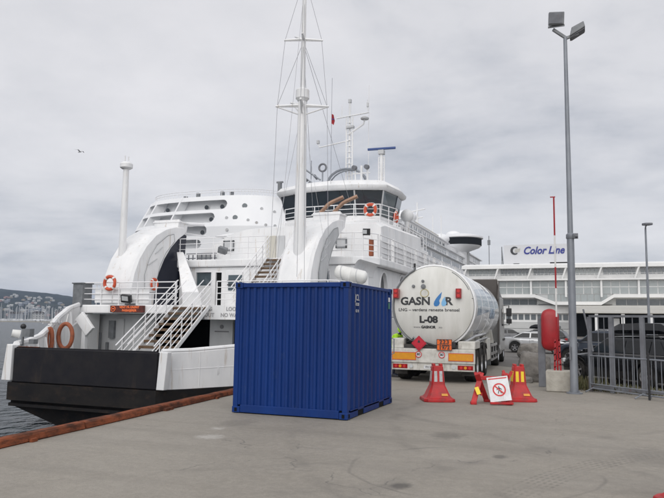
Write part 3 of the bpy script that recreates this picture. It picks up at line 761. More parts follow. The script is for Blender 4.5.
def stairs(x0, x1, ya, za, yb, zb, name='stairway', n=9, side=1):
    """flight rising aft; each tread a piece of its own"""
    st = MB()
    for x in (x0, x1):
        st.prism([(ya - .12, za - .02), (ya + .14, za - .02), (yb + .12, zb), (yb - .14, zb)], x - .03, x + .03, 'X')
    s = st.build(name, M['ship'], F, 0)
    tm = None
    for i in range(n):
        t_ = (i + .6) / n; y = lerp(ya, yb, t_); z = lerp(za, zb, t_)
        b = MB(); b.box(x0 + .03, y - .15, z - .035, x1 - .03, y + .15, z); b.box(x0 + .03, y - .15, z - .10, x1 - .03, y - .13, z - .035)
        b.build('tread', M['tread'], s, 0)
    sl = (zb - za) / (yb - ya)
    for x in (x0, x1):
        for off in (0,) :
            b = MB()
            for k in (1, 2, 3, 4):
                h = 1.0 * k / 4
                b.cyl((x, ya - .35, za - .35 * sl + h + .1), (x, yb + .1, zb + .1 * sl + h), .026 if k == 4 else .02, None, 5)
            c = 5
            for k in range(c + 1):
                y = lerp(ya, yb, k / c); z = lerp(za, zb, k / c); b.cyl((x, y, z), (x, y, z + 1.05), .024, None, 5)
            b.build('handrail', M['rail'], s)
    return s
stairs(-16.4, -14.7, 20.55, .0, 23.95, 2.45, n=11)
# two further handrails dividing the flight and its landing
b = MB()
for x in (-15.95, -15.1):
    for k in (2, 4): b.cyl((x, 20.3, -.1 + k * .25), (x, 24.0, 2.5 + k * .25), .02, None, 5)
b.build('dividing_handrail', M['rail'], F)
# flight up to deck C on starboard
stairs(-14.3, -12.9, 25.3, 2.45, 28.4, 4.85, n=11)

# ------------------------------------------------ house on deck B
def wall_with(name, x0, x1, y, z0, z1, holes, m=M['ship'], th=.12, frame=True, pane=M['glass_blue']):
    """wall in the XZ plane with real openings; each opening gets a pane and a frame"""
    xs = sorted({x0, x1} | {h[0] for h in holes} | {h[1] for h in holes}); zs = sorted({z0, z1} | {h[2] for h in holes} | {h[3] for h in holes})
    b = MB()
    for i in range(len(xs) - 1):
        for j in range(len(zs) - 1):
            cx, cz = (xs[i] + xs[i + 1]) / 2, (zs[j] + zs[j + 1]) / 2
            if any(h[0] < cx < h[1] and h[2] < cz < h[3] for h in holes): continue
            b.add([(xs[i], y, zs[j]), (xs[i + 1], y, zs[j]), (xs[i + 1], y, zs[j + 1]), (xs[i], y, zs[j + 1])], [(0, 1, 2, 3)])
    for h in holes:
        a0, a1, c0, c1 = h[:4]
        b.add([(a0, y, c0), (a1, y, c0), (a1, y, c1), (a0, y, c1), (a0, y + th, c0), (a1, y + th, c0), (a1, y + th, c1), (a0, y + th, c1)],
              [(0, 1, 5, 4), (1, 2, 6, 5), (2, 3, 7, 6), (3, 0, 4, 7)])
    w = b.build(name, m, F, 0)
    for h in holes:
        a0, a1, c0, c1 = h[:4]
        nm = h[4] if len(h) > 4 else 'window'
        p = MB(); p.box(a0 - .01, y + th - .02, c0 - .01, a1 + .01, y + th, c1 + .01); p.build(nm, h[5] if len(h) > 5 else pane, w, 0)
        if frame:
            p = MB()
            for q0 in ((a0 - .05, c0 - .05, a1 + .05, c0), (a0 - .05, c1, a1 + .05, c1 + .05), (a0 - .05, c0, a0, c1), (a1, c0, a1 + .05, c1)):
                p.box(q0[0], y - .02, q0[1], q0[2], y - .003, q0[3])
            p.build(nm + '_frame', M['rail'], w, 0)
    return w
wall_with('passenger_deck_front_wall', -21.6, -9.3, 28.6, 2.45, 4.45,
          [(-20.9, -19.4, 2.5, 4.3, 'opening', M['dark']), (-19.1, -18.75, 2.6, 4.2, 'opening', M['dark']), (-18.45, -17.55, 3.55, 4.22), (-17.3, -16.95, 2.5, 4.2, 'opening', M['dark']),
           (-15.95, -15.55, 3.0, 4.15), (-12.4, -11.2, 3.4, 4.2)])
b = MB(); b.box(-16.7, 28.5, 2.46, -15.05, 28.58, 4.3); b.build('door_frame', M['ship'], F, 0, bevel=.02)
b = MB(); b.box(-16.5, 28.46, 3.3, -15.7, 28.5, 4.05); b.build('door_window', M['glass_blue'], F, 0)
b = MB(); b.box(-16.55, 28.44, 3.72, -15.65, 28.455, 3.80); b.box(-16.55, 28.44, 3.55, -15.65, 28.455, 3.60); b.build('door_notice', M['ink'], F, 0)
# seating seen through the rail: red bins
b = MB(); b.obox((-20.15, 26.9, 2.95), (.9, .5, 1.0)); b.build('red_locker', M['orange'], F, 0, bevel=.02)
# starboard side of deck B: plating with oval openings and flared support
def side_wall(name, x, y0, y1, z0, z1, ovals, m=M['ship'], n=150, mz=26, th=.18, side=1, pane=M['glass']):
    b = MB(); V = {}
    def vid(i, j):
        if (i, j) not in V:
            V[(i, j)] = len(b.v); b.v.append(Vector((x, lerp(y0, y1, i / n), lerp(z0, z1, j / mz))))
        return V[(i, j)]
    def inside(y, z): return any(((y - oy) / ry) ** 2 + ((z - oz) / rz) ** 2 < 1 for oy, oz, ry, rz in ovals)
    for i in range(n):
        for j in range(mz):
            if inside(lerp(y0, y1, (i + .5) / n), lerp(z0, z1, (j + .5) / mz)): continue
            b.f.append((vid(i, j), vid(i + 1, j), vid(i + 1, j + 1), vid(i, j + 1)))
    w = b.build(name, m, F, 0)
    for oy, oz, ry, rz in ovals:
        p = MB(); N = 28
        def rg_(k, xx): return [(xx, oy + ry * k * math.cos(2 * PI * a / N), oz + rz * k * math.sin(2 * PI * a / N)) for a in range(N)]
        p.loft([rg_(.96, x - side * th), rg_(.96, x + side * .03), rg_(1.10, x + side * .03), rg_(1.12, x - side * .01)], caps=False)
        p.build('oval_rim', M['rail'], w, 40)
        p = MB(); p.add(rg_(.97, x - side * (th - .02)), [tuple(range(N))]); p.build('oval_window', pane, w, 0)
    return w
side_wall('starboard_side_wall', -9.35, 28.6, 54, 2.45, 4.45, [(31.2, 3.5, .62, .80), (34.6, 3.55, .65, .8)] + [(38 + 3.2 * k, 3.5, .6, .75) for k in range(5)])
b = MB(); b.box(-21.65, 28.75, 2.45, -21.5, 54, 4.45); b.build('port_side_wall', M['ship'], F, 0)
b = MB(); b.box(-21.7, 54, 0, -9.3, 54.2, 4.4); b.build('aft_wall', M['ship'], F, 0)
# flared cove where the side meets deck C
b = MB(); rr = []
for i in range(9):
    a = PI / 2 * i / 8
    rr.append([(-9.33 + .33 * (1 - math.cos(a)), y, 3.9 + .6 * math.sin(a)) for y in (26.6, 28, 29.5)])
b.loft(rr, closed=False, caps=False); b.build('side_cove', M['ship'], F)
b = MB(); b.lathe([(.0, 0), (.55, 0), (.60, .04), (.50, .10)], (-10.1, 28.48, 3.55), 24, 'Y'); b.build('hatch_rim', M['ship'], F)

# ------------------------------------------------ deck C (z 4.85)
b = MB()
b.prism([(-21.9, 28.9), (-21.5, 28.45), (-10.0, 28.45), (-9.55, 28.6), (-9.0, 29.4), (-8.95, 31), (-8.95, 54), (-21.9, 54)], 4.47, 4.85)
b.build('upper_deck', M['ship'], F, 0, bevel=.06)
rail([(-21.75, 31), (-21.75, 28.9), (-21.4, 28.55), (-14.5, 28.55)], 4.85, 1.1, 4, 1.0, .024)
rail([(-12.7, 28.55), (-10.0, 28.55), (-9.6, 28.68), (-9.12, 29.4), (-9.05, 31), (-9.05, 52)], 4.85, 1.1, 4, 1.5, .026)
# white infill plates between starboard posts
k = 0
yy = 29.5
while yy < 50:
    b = MB(); b.box(-9.12, yy + .12, 4.95, -9.09, yy + 2.0, 5.72); b.build('rail_plate', M['ship'], F, 0)
    b = MB(); b.prism([(yy - .04, 4.86), (yy + .06, 4.86), (yy + .05, 5.95), (yy - .02, 6.0)], -9.16, -9.02, 'X'); b.build('rail_stanchion', M['ship'], F, 0)
    yy += 2.4
b = MB(); b.obox((-9.45, 28.75, 5.98), (.34, .22, .30), (.2, 0, .3)); b.build('floodlight', M['black'], F, 0)
b = MB(); b.obox((-9.50, 28.62, 5.97), (.2, .02, .18), (.2, 0, .3)); b.build('floodlight_lens', M['lens'], F, 0)
b = MB(); b.obox((-16.8, 28.35, 5.28), (.42, .24, .30), (.45, .3, .2)); b.build('floodlight', M['grey'], F, 0)
# orange survival-suit box behind the starboard rail
b = MB(); b.box(-9.62, 29.6, 4.95, -9.42, 29.8, 5.75); b.build('orange_locker', M['rust_orange'], F, 0, bevel=.03)
# streamlined house on deck C: sloping white front
b = MB()
prof = [(-20.3, 4.86), (-20.1, 5.45), (-19.4, 5.85), (-18.4, 6.45), (-17.4, 6.72), (-16, 6.80), (-9.9, 6.80), (-9.6, 6.6), (-9.5, 4.86)]
b.loft([[(x, 31.5, z) for x, z in prof], [(x, 32.2, z + (.16 if z > 5 else 0)) for x, z in prof], [(x, 40, z + (.45 if z > 5 else 0)) for x, z in prof]])
b.build('upper_deck_house', M['ship'], F, 25)
for x0, x1, z0, z1, in ((-18.6, -17.95, 5.62, 6.18), (-12.0, -11.4, 5.6, 6.1)): 
    b = MB()
    for q0 in ((x0, z0, x1, z0 + .06), (x0, z1 - .06, x1, z1), (x0, z0, x0 + .06, z1), (x1 - .06, z0, x1, z1)): b.box(q0[0], 31.42, q0[1], q0[2], 31.495, q0[3])
    b.build('window_frame', M['grey'], F, 0)
for x0, x1, z0, z1 in ((-18.54, -18.01, 5.68, 6.12), (-11.94, -11.46, 5.66, 6.04), (-20.2, -19.4, 5.0, 5.5)):
    b = MB(); b.box(x0, 31.45, z0, x1, 31.49, z1); b.build('window', M['ship_grey'], F, 0)
b = MB(); b.box(-16.0, 31.4, 4.86, -15.4, 31.49, 6.35); b.build('door', M['wall_cream'], F, 0, bevel=.02)
b = MB(); b.box(-15.3, 31.42, 4.86, -14.9, 31.49, 6.35); b.build('door', M['ship_grey'], F, 0, bevel=.02)
b = MB(); b.box(-20.8, 31.2, 5.2, -18.9, 31.3, 5.25); b.box(-20.8, 31.2, 5.45, -18.9, 31.3, 5.5)
for i in range(7): b.box(-20.7 + .28 * i, 31.22, 4.86, -20.66 + .28 * i, 31.28, 5.5)
b.build('dark_grille', M['galv_dark'], F, 0)
# cable trays
b = MB(); b.tube([(-20.6, 28.7, 6.0), (-20.5, 29.5, 6.5), (-19.4, 31.3, 6.4)], .03, 5); b.build('pipe', M['rail'], F)

# ------------------------------------------------ bridge deck D (z 7.3)
b = MB()
b.prism([(-19.6, 41), (-16.6, 34.6), (-15.6, 34.2), (-11.9, 34.0), (-10.4, 34.5), (-9.9, 36.5), (-11.3, 40), (-11.4, 50), (-20.3, 50)], 7.0, 7.3)
b.build('bridge_deck', M['ship'], F, 0, bevel=.06)
b = MB()   # tapered base under the wheelhouse
b.loft([[(-20.3, 33.2, 6.7), (-10.2, 33.2, 6.7), (-9.9, 36, 6.7), (-11.6, 49, 6.7), (-20.3, 49, 6.7)],
        [(-19.9, 34.3, 7.02), (-11, 34.2, 7.02), (-10.3, 36, 7.02), (-11.6, 49, 7.02), (-20.0, 49, 7.02)]]); b.build('bridge_base', M['ship'], F, 0)
b = MB(); b.loft([[(-17.6, 37.0, 7.3), (-11.4, 36.4, 7.3), (-11.0, 40, 7.3), (-12.2, 44, 7.3), (-19.6, 44, 7.3)],
                  [(-19.2, 39.4, 8.3), (-12.1, 39.4, 8.3), (-12.0, 41, 8.3), (-12.2, 44, 8.3), (-19.2, 44, 8.3)]]); b.build('wheelhouse_base', M['ship'], F, 20)
# starboard inner wall of deck C below D with recess shadow
b = MB(); b.box(-11.75, 36, 4.85, -11.6, 50, 7.0); b.box(-20.4, 36, 4.85, -20.2, 50, 7.0); b.box(-20.3, 49.9, 4.85, -11.7, 50, 7.0); b.build('upper_deck_inner_wall', M['ship'], F, 0)
for k in range(6):
    b = MB(); b.box(-11.6, 38 + 2 * k, 5.7, -11.57, 39.1 + 2 * k, 6.4); b.build('window', M['glass'], F, 0)
# row of dark glazed squares on deck D, starboard, in front of the casing
b = MB(); b.box(-11.75, 41.5, 7.3, -11.65, 49.6, 8.4); b.build('deck_screen', M['ship'], F, 0)
for k in range(7):
    b = MB(); b.box(-11.65, 41.75 + 1.12 * k, 7.62, -11.62, 42.5 + 1.12 * k, 8.28); b.build('screen_window', M['glass'], F, 0)
rail([(-19.5, 41), (-16.5, 34.8), (-15.6, 34.35), (-12, 34.2), (-10.6, 34.6), (-10.15, 36.5), (-11.35, 40), (-11.45, 49.5)], 7.3, 1.05, 4, 1.1, .026)
# wheelhouse: raked windows between pillars, outline in plan
def wh(z):  # outline grows upward (windows lean outwards)
    o = (z - 8.3) * .22
    return [(-19.55 - o, 42.3), (-18.9 - o * .8, 40.3 - o * .7), (-17.3, 39.55 - o), (-15.5, 39.35 - o), (-13.7, 39.55 - o), (-12.3 + o * .8, 40.1 - o * .8), (-12.1 + o, 42.0), (-12.25 + o, 43.7), (-19.45 - o, 43.7)]
lo_, hi_ = wh(8.3), wh(10.3)
b = MB(); b.loft([[(x, y, 8.3) for x, y in lo_], [(x, y, 8.62) for x, y in wh(8.62)]]); b.build('wheelhouse_sill', M['ship'], F, 0)
W_ = MB(); W_.loft([[(x * .985 + CX * .015, y + .1, 8.62) for x, y in wh(8.62)], [(x * .985 + CX * .015, y + .1, 10.25) for x, y in hi_]]); W_.build('wheelhouse_core', M['dark'], F, 0)
n_ = len(lo_)
sub = []
a_, c_ = wh(8.62), wh(10.22)
for i in range(7):
    p0, p1 = Vector((*a_[i], 8.62)), Vector((*a_[(i + 1) % n_], 8.62)); q0, q1 = Vector((*c_[i], 10.22)), Vector((*c_[(i + 1) % n_], 10.22))
    m_ = 2 if (p1 - p0).length > 2.2 else 1
    for k in range(m_):
        A, B = p0.lerp(p1, k / m_), p0.lerp(p1, (k + 1) / m_); C_, D_ = q0.lerp(q1, k / m_), q0.lerp(q1, (k + 1) / m_)
        cen = (A + B + C_ + D_) / 4
        g = MB(); pts = [cen + (P - cen) * .965 for P in (A, B, D_, C_)]
        nrm = (pts[1] - pts[0]).cross(pts[3] - pts[0]).normalized() * .02
        g.add(pts + [p + nrm for p in pts], [(0, 1, 2, 3), (7, 6, 5, 4), (0, 4, 5, 1), (1, 5, 6, 2), (2, 6, 7, 3), (3, 7, 4, 0)])
        g.build('wheelhouse_window', M['glass'] if i < 5 else M['glass_blue'], F, 0)
        b = MB(); b.bar(A, C_, .09, .09); b.build('window_pillar', M['navy'] if i not in (4, 5) else M['ship_grey'], F, 0)
b = MB()
def ro(o, y=0): return [(CX + (x - CX) * (1 + o), 41.8 + (yy - 41.8) * (1 + o * 1.3)) for x, yy in hi_]
b.loft([[(x, y, 10.22) for x, y in ro(.02)], [(x, y, 10.34) for x, y in ro(.065)], [(x, y, 10.52) for x, y in ro(.075)], [(x, y, 10.80) for x, y in ro(.01)], [(x, y, 11.02) for x, y in ro(-.18)], [(x, y, 11.10) for x, y in ro(-.5)]])
b.build('wheelhouse_roof', M['ship'], F, 50)
# wipers / ceiling strip
b = MB()
for x in (-17.9, -16.3, -14.7, -13.1): b.cyl((x, 38.98, 10.15), (x + .3, 39.25, 8.9), .018, None, 4)
b.build('wiper', M['black'], F)
# funnel-like block port side of wheelhouse and mid rail
# roof equipment: arch, ring light, searchlights, mast, radar, dome
def tubes(name, m, lst, n=7):
    b = MB()
    for pts, r in lst: b.tube(pts, r, n)
    return b.build(name, m, F)
arch = [(-16.9 + .0 * i, 41.5, 10.95) for i in range(1)]
pts = []
for i in range(13):
    a = PI * i / 12
    pts.append((-15.3 - 1.45 * math.cos(a), 42.0, 11.0 + 1.35 * math.sin(a) ** .8))
tubes('antenna_arch', M['galv'], [(pts, .09)])
pts2 = [(x, 42.5, z) for x, y, z in pts]
tubes('antenna_arch', M['galv'], [(pts2, .05)])
b = MB(); b.tube([(-16.75 + .26 * math.cos(2 * PI * i / 16), 41.2, 12.35 + .26 * math.sin(2 * PI * i / 16)) for i in range(16)], .07, 6, True); b.build('direction_finder_ring', M['galv_dark'], F)
tubes('ring_stand', M['galv'], [([(-16.75, 41.2, 12.1), (-16.75, 41.2, 11.0)], .05), ([(-18.6, 41.2, 12.7), (-16.9, 41.2, 11.5)], .06), ([(-18.6, 41.4, 12.1), (-17.2, 41.2, 11.1)], .05), ([(-17.6, 41.2, 12.9), (-17.6, 41.2, 11.6)], .03)])
b = MB()
for i, (x, z) in enumerate(((-18.3, 11.9), (-18.0, 11.55), (-17.6, 11.3), (-17.3, 11.75), (-18.4, 11.35), (-17.2, 11.2))): b.obox((x, 41 + .1 * i, z), (.34, .2, .16), (0, .3 * i, 0))
b.build('roof_instruments', M['galv_dark'], F, 0)
b = MB()
for x in (-14.15, -13.3): b.cyl((x, 40.2, 11.95), (x, 40.5, 11.98), .15, .17, 12)
b.build('searchlight', M['galv_dark'], F)
tubes('searchlight_stand', M['ship'], [([(-14.15, 40.5, 11.9), (-14.1, 40.5, 11.0)], .05), ([(-13.3, 40.5, 11.9), (-13.3, 40.5, 11.0)], .05), ([(-14.3, 40.5, 11.6), (-13.1, 40.5, 11.6)], .05), ([(-13.7, 40.5, 12.1), (-13.7, 40.5, 11.0)], .08)])
# signal mast amidships
L_ = []
zt = 17.4
for x in (-15.55, -15.1): L_.append(([(x, 42.6, 11.0), (x, 42.6, 16.2)], .055))
for k in range(11): L_.append(([(-15.55, 42.6, 11.6 + .42 * k), (-15.1, 42.6, 11.6 + .42 * k)], .03))
L_ += [([(-15.35, 42.7, 11), (-15.35, 42.7, zt)], .075), ([(-16.3, 42.6, 16.2), (-13.9, 42.6, 16.4)], .05), ([(-15.3, 42.6, 15.0), (-14.3, 42.6, 15.6), (-14.2, 42.6, 15.9)], .06),
       ([(-17.6, 42.6, 14.2), (-15.4, 42.6, 14.5)], .05), ([(-17.6, 42.6, 14.2), (-17.7, 42.6, 14.6)], .04), ([(-14.0, 42.6, 16.4), (-14.0, 42.6, 17.3)], .03), ([(-15.9, 42.6, 16.2), (-15.9, 42.6, 17.1)], .03), ([(-14.1, 43.2, 10.9), (-14.1, 43.2, 18.6)], .022)]
tubes('signal_mast', M['ship'], L_, 6)
b = MB(); b.lathe([(.0, 0), (.28, .03), (.30, .12), (.16, .22), (0, .25)], (-14.2, 42.6, 15.9), 14); b.build('mast_dome', M['ship_grey'], F)
for c_, s_ in (((-15.27, 42.6, 15.47), (.55, .3, .15)), ((-17.7, 42.6, 14.6), (.18, .18, .24)), ((-14.0, 42.6, 16.95), (.12, .12, .3)), ((-15.35, 42.7, 17.4), (.2, .2, .25))):
    b = MB(); b.obox(c_, s_); b.build('mast_light', M['ship_grey'], F, 0)
# radar
tubes('radar_post', M['ship'], [([(-12.78, 42, 10.9), (-12.78, 42, 13.2)], .12), ([(-12.98, 42, 10.9), (-12.98, 42, 13.0)], .04), ([(-12.58, 42, 10.9), (-12.58, 42, 13.0)], .04)] + [([(-12.98, 42, 11.2 + .35 * k), (-12.58, 42, 11.2 + .35 * k)], .025) for k in range(6)])
b = MB(); b.obox((-12.78, 42, 13.3), (.4, .4, .3)); b.build('radar_motor', M['ship_grey'], F, 0, bevel=.03)
b = MB(); b.obox((-12.78, 42, 13.56), (1.9, .16, .15), (0, -.05, .25)); b.build('radar_scanner', M['radar'], F, 0, bevel=.03)
b = MB(); b.ball((-11.6, 44.3, 9.25), .46, 18, 12); b.cyl((-11.6, 44.3, 7.3), (-11.6, 44.3, 9.0), .1, .2, 10); b.build('satellite_dome', M['ship'], F)

# ------------------------------------------------ exhaust pods (curved fins) and masts
FR = [(24.55, 2.45), (24.6, 3.2), (24.78, 3.9), (25.1, 4.6), (25.6, 5.25), (26.3, 5.85), (27.1, 6.25), (27.9, 6.5), (28.75, 6.62)]
BK = [(28.95, 6.25), (28.35, 5.9), (27.75, 5.4), (27.25, 4.8), (26.85, 4.1), (26.6, 3.4), (26.5, 2.45)]
def pod(x0, x1):
    b = MB(); n = len(FR); rings = []
    poly = FR + BK
    for x, ins in ((x0, .12), (x0 + .12, 0.0), (x1 - .12, 0.0), (x1, .12)):
        cy = sum(p[0] for p in poly) / len(poly); cz = sum(p[1] for p in poly) / len(poly)
        r = []
        for i, (y, z) in enumerate(poly):
            # inset towards the spine of the fin
            j = len(poly) - 1 - i
            y2, z2 = (BK[::-1][min(i, len(BK) - 1)] if i < n else FR[min(len(poly) - 1 - i, n - 1)])
            d = Vector((y2 - y, z2 - z)); d = d.normalized() * ins if d.length else d
            r.append((x, y + d.x, max(2.45, z + d.y)))
        rings.append(r)
    b.loft(rings)
    p = b.build('exhaust_pod', M['ship'], F, 30)
    # side panel, proud
    for xs, sgn in ((x1, 1), (x0, -1)):
        q = MB(); f2 = [(26.0, 3.1), (25.95, 3.9), (26.25, 4.7), (26.8, 5.4), (27.6, 5.95), (28.1, 6.1)]; g2 = [(27.9, 5.75), (27.2, 5.1), (26.75, 4.4), (26.5, 3.6), (26.45, 3.1)]
        f2 = [(y - .35 if i < 4 else y - .3, z) for i, (y, z) in enumerate(f2)]
        q.prism(f2 + g2, xs + sgn * .005, xs + sgn * .035, 'X'); q.build('side_panel', M['ship_grey'] if sgn > 0 and x1 > -15 else M['ship'], p, 0)
        q = MB(); oo = [(y, z) for y, z in f2 + g2]; q.tube([(xs + sgn * .036, y, z) for y, z in oo], .014, 4, True); q.build('panel_edge', M['grey'], p, 0)
        q = MB(); q.obox((xs + sgn * .05, 26.15, 4.55), (.03, .75, .04), (.5, 0, 0)); q.obox((xs + sgn * .05, 26.6, 5.15), (.03, .7, .04), (.6, 0, 0)); q.build('panel_seam', M['ship_grey'], p, 0)
    q = MB(); q.loft([[(x0 + .1, 28.3, 6.5), (x1 - .1, 28.3, 6.5), (x1 - .1, 29.1, 6.3), (x0 + .1, 29.1, 6.3)], [(x0 + .05, 28.35, 6.95), (x1 - .05, 28.35, 6.95), (x1 - .05, 29.15, 6.75), (x0 + .05, 29.15, 6.75)]]); q.box(x0, 28.3, 6.78, x1, 29.2, 6.86)
    q.build('pod_collar', M['ship'], p, 0, bevel=.03)
    return p
PR = pod(-12.05, -10.55)
PL = pod(-21.0, -19.35)
# browned exhaust pipes from the starboard pod
for dx in (-.35, .35):
    b = MB(); b.tube([(-11.55 + dx, 28.75, 6.7), (-11.4 + dx, 28.75, 7.0), (-11.0 + dx, 28.75, 7.38), (-10.85 + dx, 28.78, 7.47), (-10.3 + dx, 28.85, 7.70)], .095, 12)
    b.build('exhaust_pipe', M['brownpipe'], PR)
for dx in (-.35, .35):
    b = MB(); b.tube([(-20.2 + dx, 28.5, 6.6), (-20.0 + dx, 29.3, 6.85), (-19.6 + dx, 30.4, 6.95)], .09, 10); b.build('exhaust_pipe', M['rail'], PL)
b = MB(); b.tube([(-20.35, 26.35, 5.0), (-20.1, 26.35, 5.05), (-20.0, 26.4, 5.3)], .05, 6); b.build('pod_fitting', M['grey'], PL)
# navy sheet painting in the dark of the gap beside the port pod, and the slanting white strut
b = MB(); b.prism([(y + .02, z) for y, z in BK[::-1]] + [(29.2, 6.2), (28.9, 2.45)], -19.9, -19.5, 'X'); b.build('painted_pod_gap', M['navy'], F, 0)
b = MB(); b.loft([[(-19.4, 28.2, 5.25), (-19.0, 28.2, 5.25), (-19.0, 28.4, 5.0), (-19.4, 28.4, 5.0)], [(-17.3, 25.7, 3.1), (-16.4, 25.7, 3.1), (-16.4, 26.1, 2.45), (-17.5, 26.1, 2.45)]]); b.build('slanting_strut', M['ship'], F, 0, bevel=.04)
text('SALTEN', .22, M['inkgrey'], F, (-17.3, 25.58, 3.0), FRONT, 'strut_lettering', bold=.004) if False else None
# masts
b = MB(); b.tube([(-20.5, 25.4, 4.4), (-20.5, 25.4, 9.1)], [.185, .135], 18); b.build('port_mast', M['ship'], PL)
b = MB(); b.lathe([(.0, 8.98), (.22, 8.99), (.30, 9.05), (.30, 9.22), (.20, 9.32), (0, 9.36)], (-20.5, 25.4, 0), 22); b.cyl((-20.6, 25.4, 9.4), (-20.6, 25.4, 9.65), .03); b.cyl((-20.4, 25.4, 9.4), (-20.4, 25.4, 9.58), .03); b.build('mast_cap', M['ship'], PL)
b = MB(); b.tube([(-11.3, 25.35, 3.8), (-11.3, 25.35, 4.6), (-11.3, 25.35, 11.35)], [.27, .27, .185], 20); b.tube([(-11.3, 25.35, 11.2), (-11.3, 25.35, 17.2)], [.12, .085], 12)
b.build('main_mast', M['ship'], PR)
b = MB(); b.lathe([(.20, 11.30), (.24, 11.36), (.30, 11.42), (.30, 11.78), (.27, 11.82), (0, 11.82)], (-11.3, 25.35, 0), 20); b.build('mast_drum', M['ship'], PR)
for zc, L, r in ((11.12, 1.15, .085), (14.1, .85, .07)):
    b = MB()
    for a in (15, 140, 205, 290):
        e = Vector((-11.3 + L * math.cos(R(a)), 25.35 + L * math.sin(R(a)), zc - .08 if a != 140 else zc + .45)); b.cyl((-11.3, 25.35, zc), e, r, r * .6, 6)
        b.cyl((-11.3, 25.35, zc - .45), e, r * .4, None, 5) if zc < 12 else None
    b.build('crosstree', M['ship'], PR)
b = MB(); W0 = Vector((-11.3, 25.35, 0)); 
for a in (15, 205, 290):
    u = Vector((math.cos(R(a)), math.sin(R(a)), 0)); b.tube([W0 + Vector((0, 0, 17)), W0 + u * .8 + Vector((0, 0, 14.05)), W0 + u * 1.08 + Vector((0, 0, 11.05)), W0 + u * 1.25 + Vector((0, 0, 3.6))], .009, 4)
    b.tube([W0 + Vector((0, 0, 14.0)), W0 + u * 1.08 + Vector((0, 0, 11.05))], .010, 4)
for x, y in ((-9.6, 24.6), (-12.6, 25.0)): b.tube([W0 + Vector((0, 0, 11.0)), (x, y, 3.5)], .007, 4)
for x, y, z in ((-14.6, 34.5, 8.2), (-12.2, 34.4, 8.2), (-20.5, 25.4, 9.2)): b.tube([W0 + Vector((0, 0, 13.9)), (x, y, z)], .009, 4) if x > -20 else None
for x, y in ((-11.9, 24.3), (-10.6, 24.3)): b.tube([W0 + Vector((0, 0, 16.6)), (x, y, 3.4)], .009, 4)
b.build('stay_wires', M['wire'], PR)

# ------------------------------------------------ loose gear on the ferry: things of their own
def lifebuoy(c, r, t_, axis, label, m=M['orange'], grp=None):
    T = thing('lifebuoy', label, 'lifebuoy', (c[0], c[1], c[2] - r), grp)
    n = 32
    def ringp(a): 
        if axis == 'Y': return Vector((c[0] + (r - t_) * math.cos(a), c[1], c[2] + (r - t_) * math.sin(a)))
        return Vector((c[0], c[1] + (r - t_) * math.cos(a), c[2] + (r - t_) * math.sin(a)))
    b = MB(); b.tube([ringp(2 * PI * i / n) for i in range(n)], t_, 10, True); b.build('ring', m, T)
    for k in range(4):
        b = MB(); a = PI / 4 + k * PI / 2; b.tube([ringp(a + d) for d in (-.14, 0, .14)], t_ * 1.1, 10); b.build('white_band', M['white'], T)
    b = MB(); b.tube([ringp(2 * PI * i / n) + (ringp(2 * PI * i / n) - Vector(c)).normalized() * (t_ * (1.05 + .35 * abs(math.sin(2 * 2 * PI * i / n)))) for i in range(n)], .012, 4, True); b.build('grab_line', M['white'], T)
    return T
lifebuoy((-19.93, 23.95, 3.42), .36, .075, 'Y', 'orange and white lifebuoy on the port rail beneath the short mast')
lifebuoy((-19.28, 26.3, 3.5), .30, .07, 'X', 'orange lifebuoy on the side of the port curved fin')
lifebuoy((-11.05, 34.25, 8.0), .38, .085, 'Y', 'orange lifebuoy on the bridge deck rail before the wheelhouse windows')
# spare buoy next to it on the corner
lifebuoy((-10.12, 36.2, 7.85), .34, .08, 'X', 'orange lifebuoy round the corner on the starboard bridge rail')
def fender(c, rx, rz, rot, label):
    T = thing('rubber_fender', label, 'fender', (c[0], c[1], c[2] - rz), 'orange ring fenders on the ferry bow')
    b = MB(); n = 28; u = Vector((math.cos(rot), math.sin(rot), 0))
    b.tube([Vector(c) + u * rx * math.cos(2 * PI * i / n) + Vector((0, 0, rz * math.sin(2 * PI * i / n))) for i in range(n)], .085, 10, True); b.build('ring', M['rust_orange'], T)
    b = MB(); b.tube([Vector(c) + Vector((0, 0, rz + .05)), Vector(c) + Vector((0, .1, rz + .4))], .02, 5); b.build('rope', M['white'], T)
fender((-20.0, 21.5, 1.10), .30, .50, .25, 'faded orange ring fender hanging inside the bow bulwark, right one')
fender((-20.1, 20.75, .95), .10, .46, .9, 'faded orange ring fender hanging inside the bow bulwark, left one')
b = MB(); b.bar((-20.35, 21.5, -.05), (-20.35, 21.5, 1.75), .06, .06); b.bar((-20.35, 20.9, -.05), (-20.35, 20.9, 1.55), .06, .06); b.bar((-20.35, 20.6, 1.62), (-20.35, 21.9, 1.62), .05, .05); b.build('fender_rack', M['ship_grey'], F, 0)
# liferaft canister on starboard
T = thing('liferaft_canister', 'white liferaft canister in its cradle on the ferry side above the blue container', 'life raft', (-9.25, 26.0, 3.3))
b = MB(); A, B = Vector((-9.95, 26.0, 3.98)), Vector((-8.6, 26.3, 3.66)); d = (B - A)
b.tube([A, A + d * .03, A + d * .1, A + d * .48, A + d * .5, A + d * .52, A + d * .9, A + d * .97, B], [.05, .2, .28, .29, .31, .29, .28, .2, .05], 18); b.build('canister', M['white'], T, 50)
b = MB()
for t_ in (.25, .72):
    p = A + d * t_; b.tube([p + Vector((0, math.cos(2 * PI * i / 14) * .30, math.sin(2 * PI * i / 14) * .30)) for i in range(14)], .02, 4, True); b.bar(p + Vector((0, 0, -.3)), p + Vector((0, 0, -.75)), .05, .4)
b.build('cradle', M['ship_grey'], T)
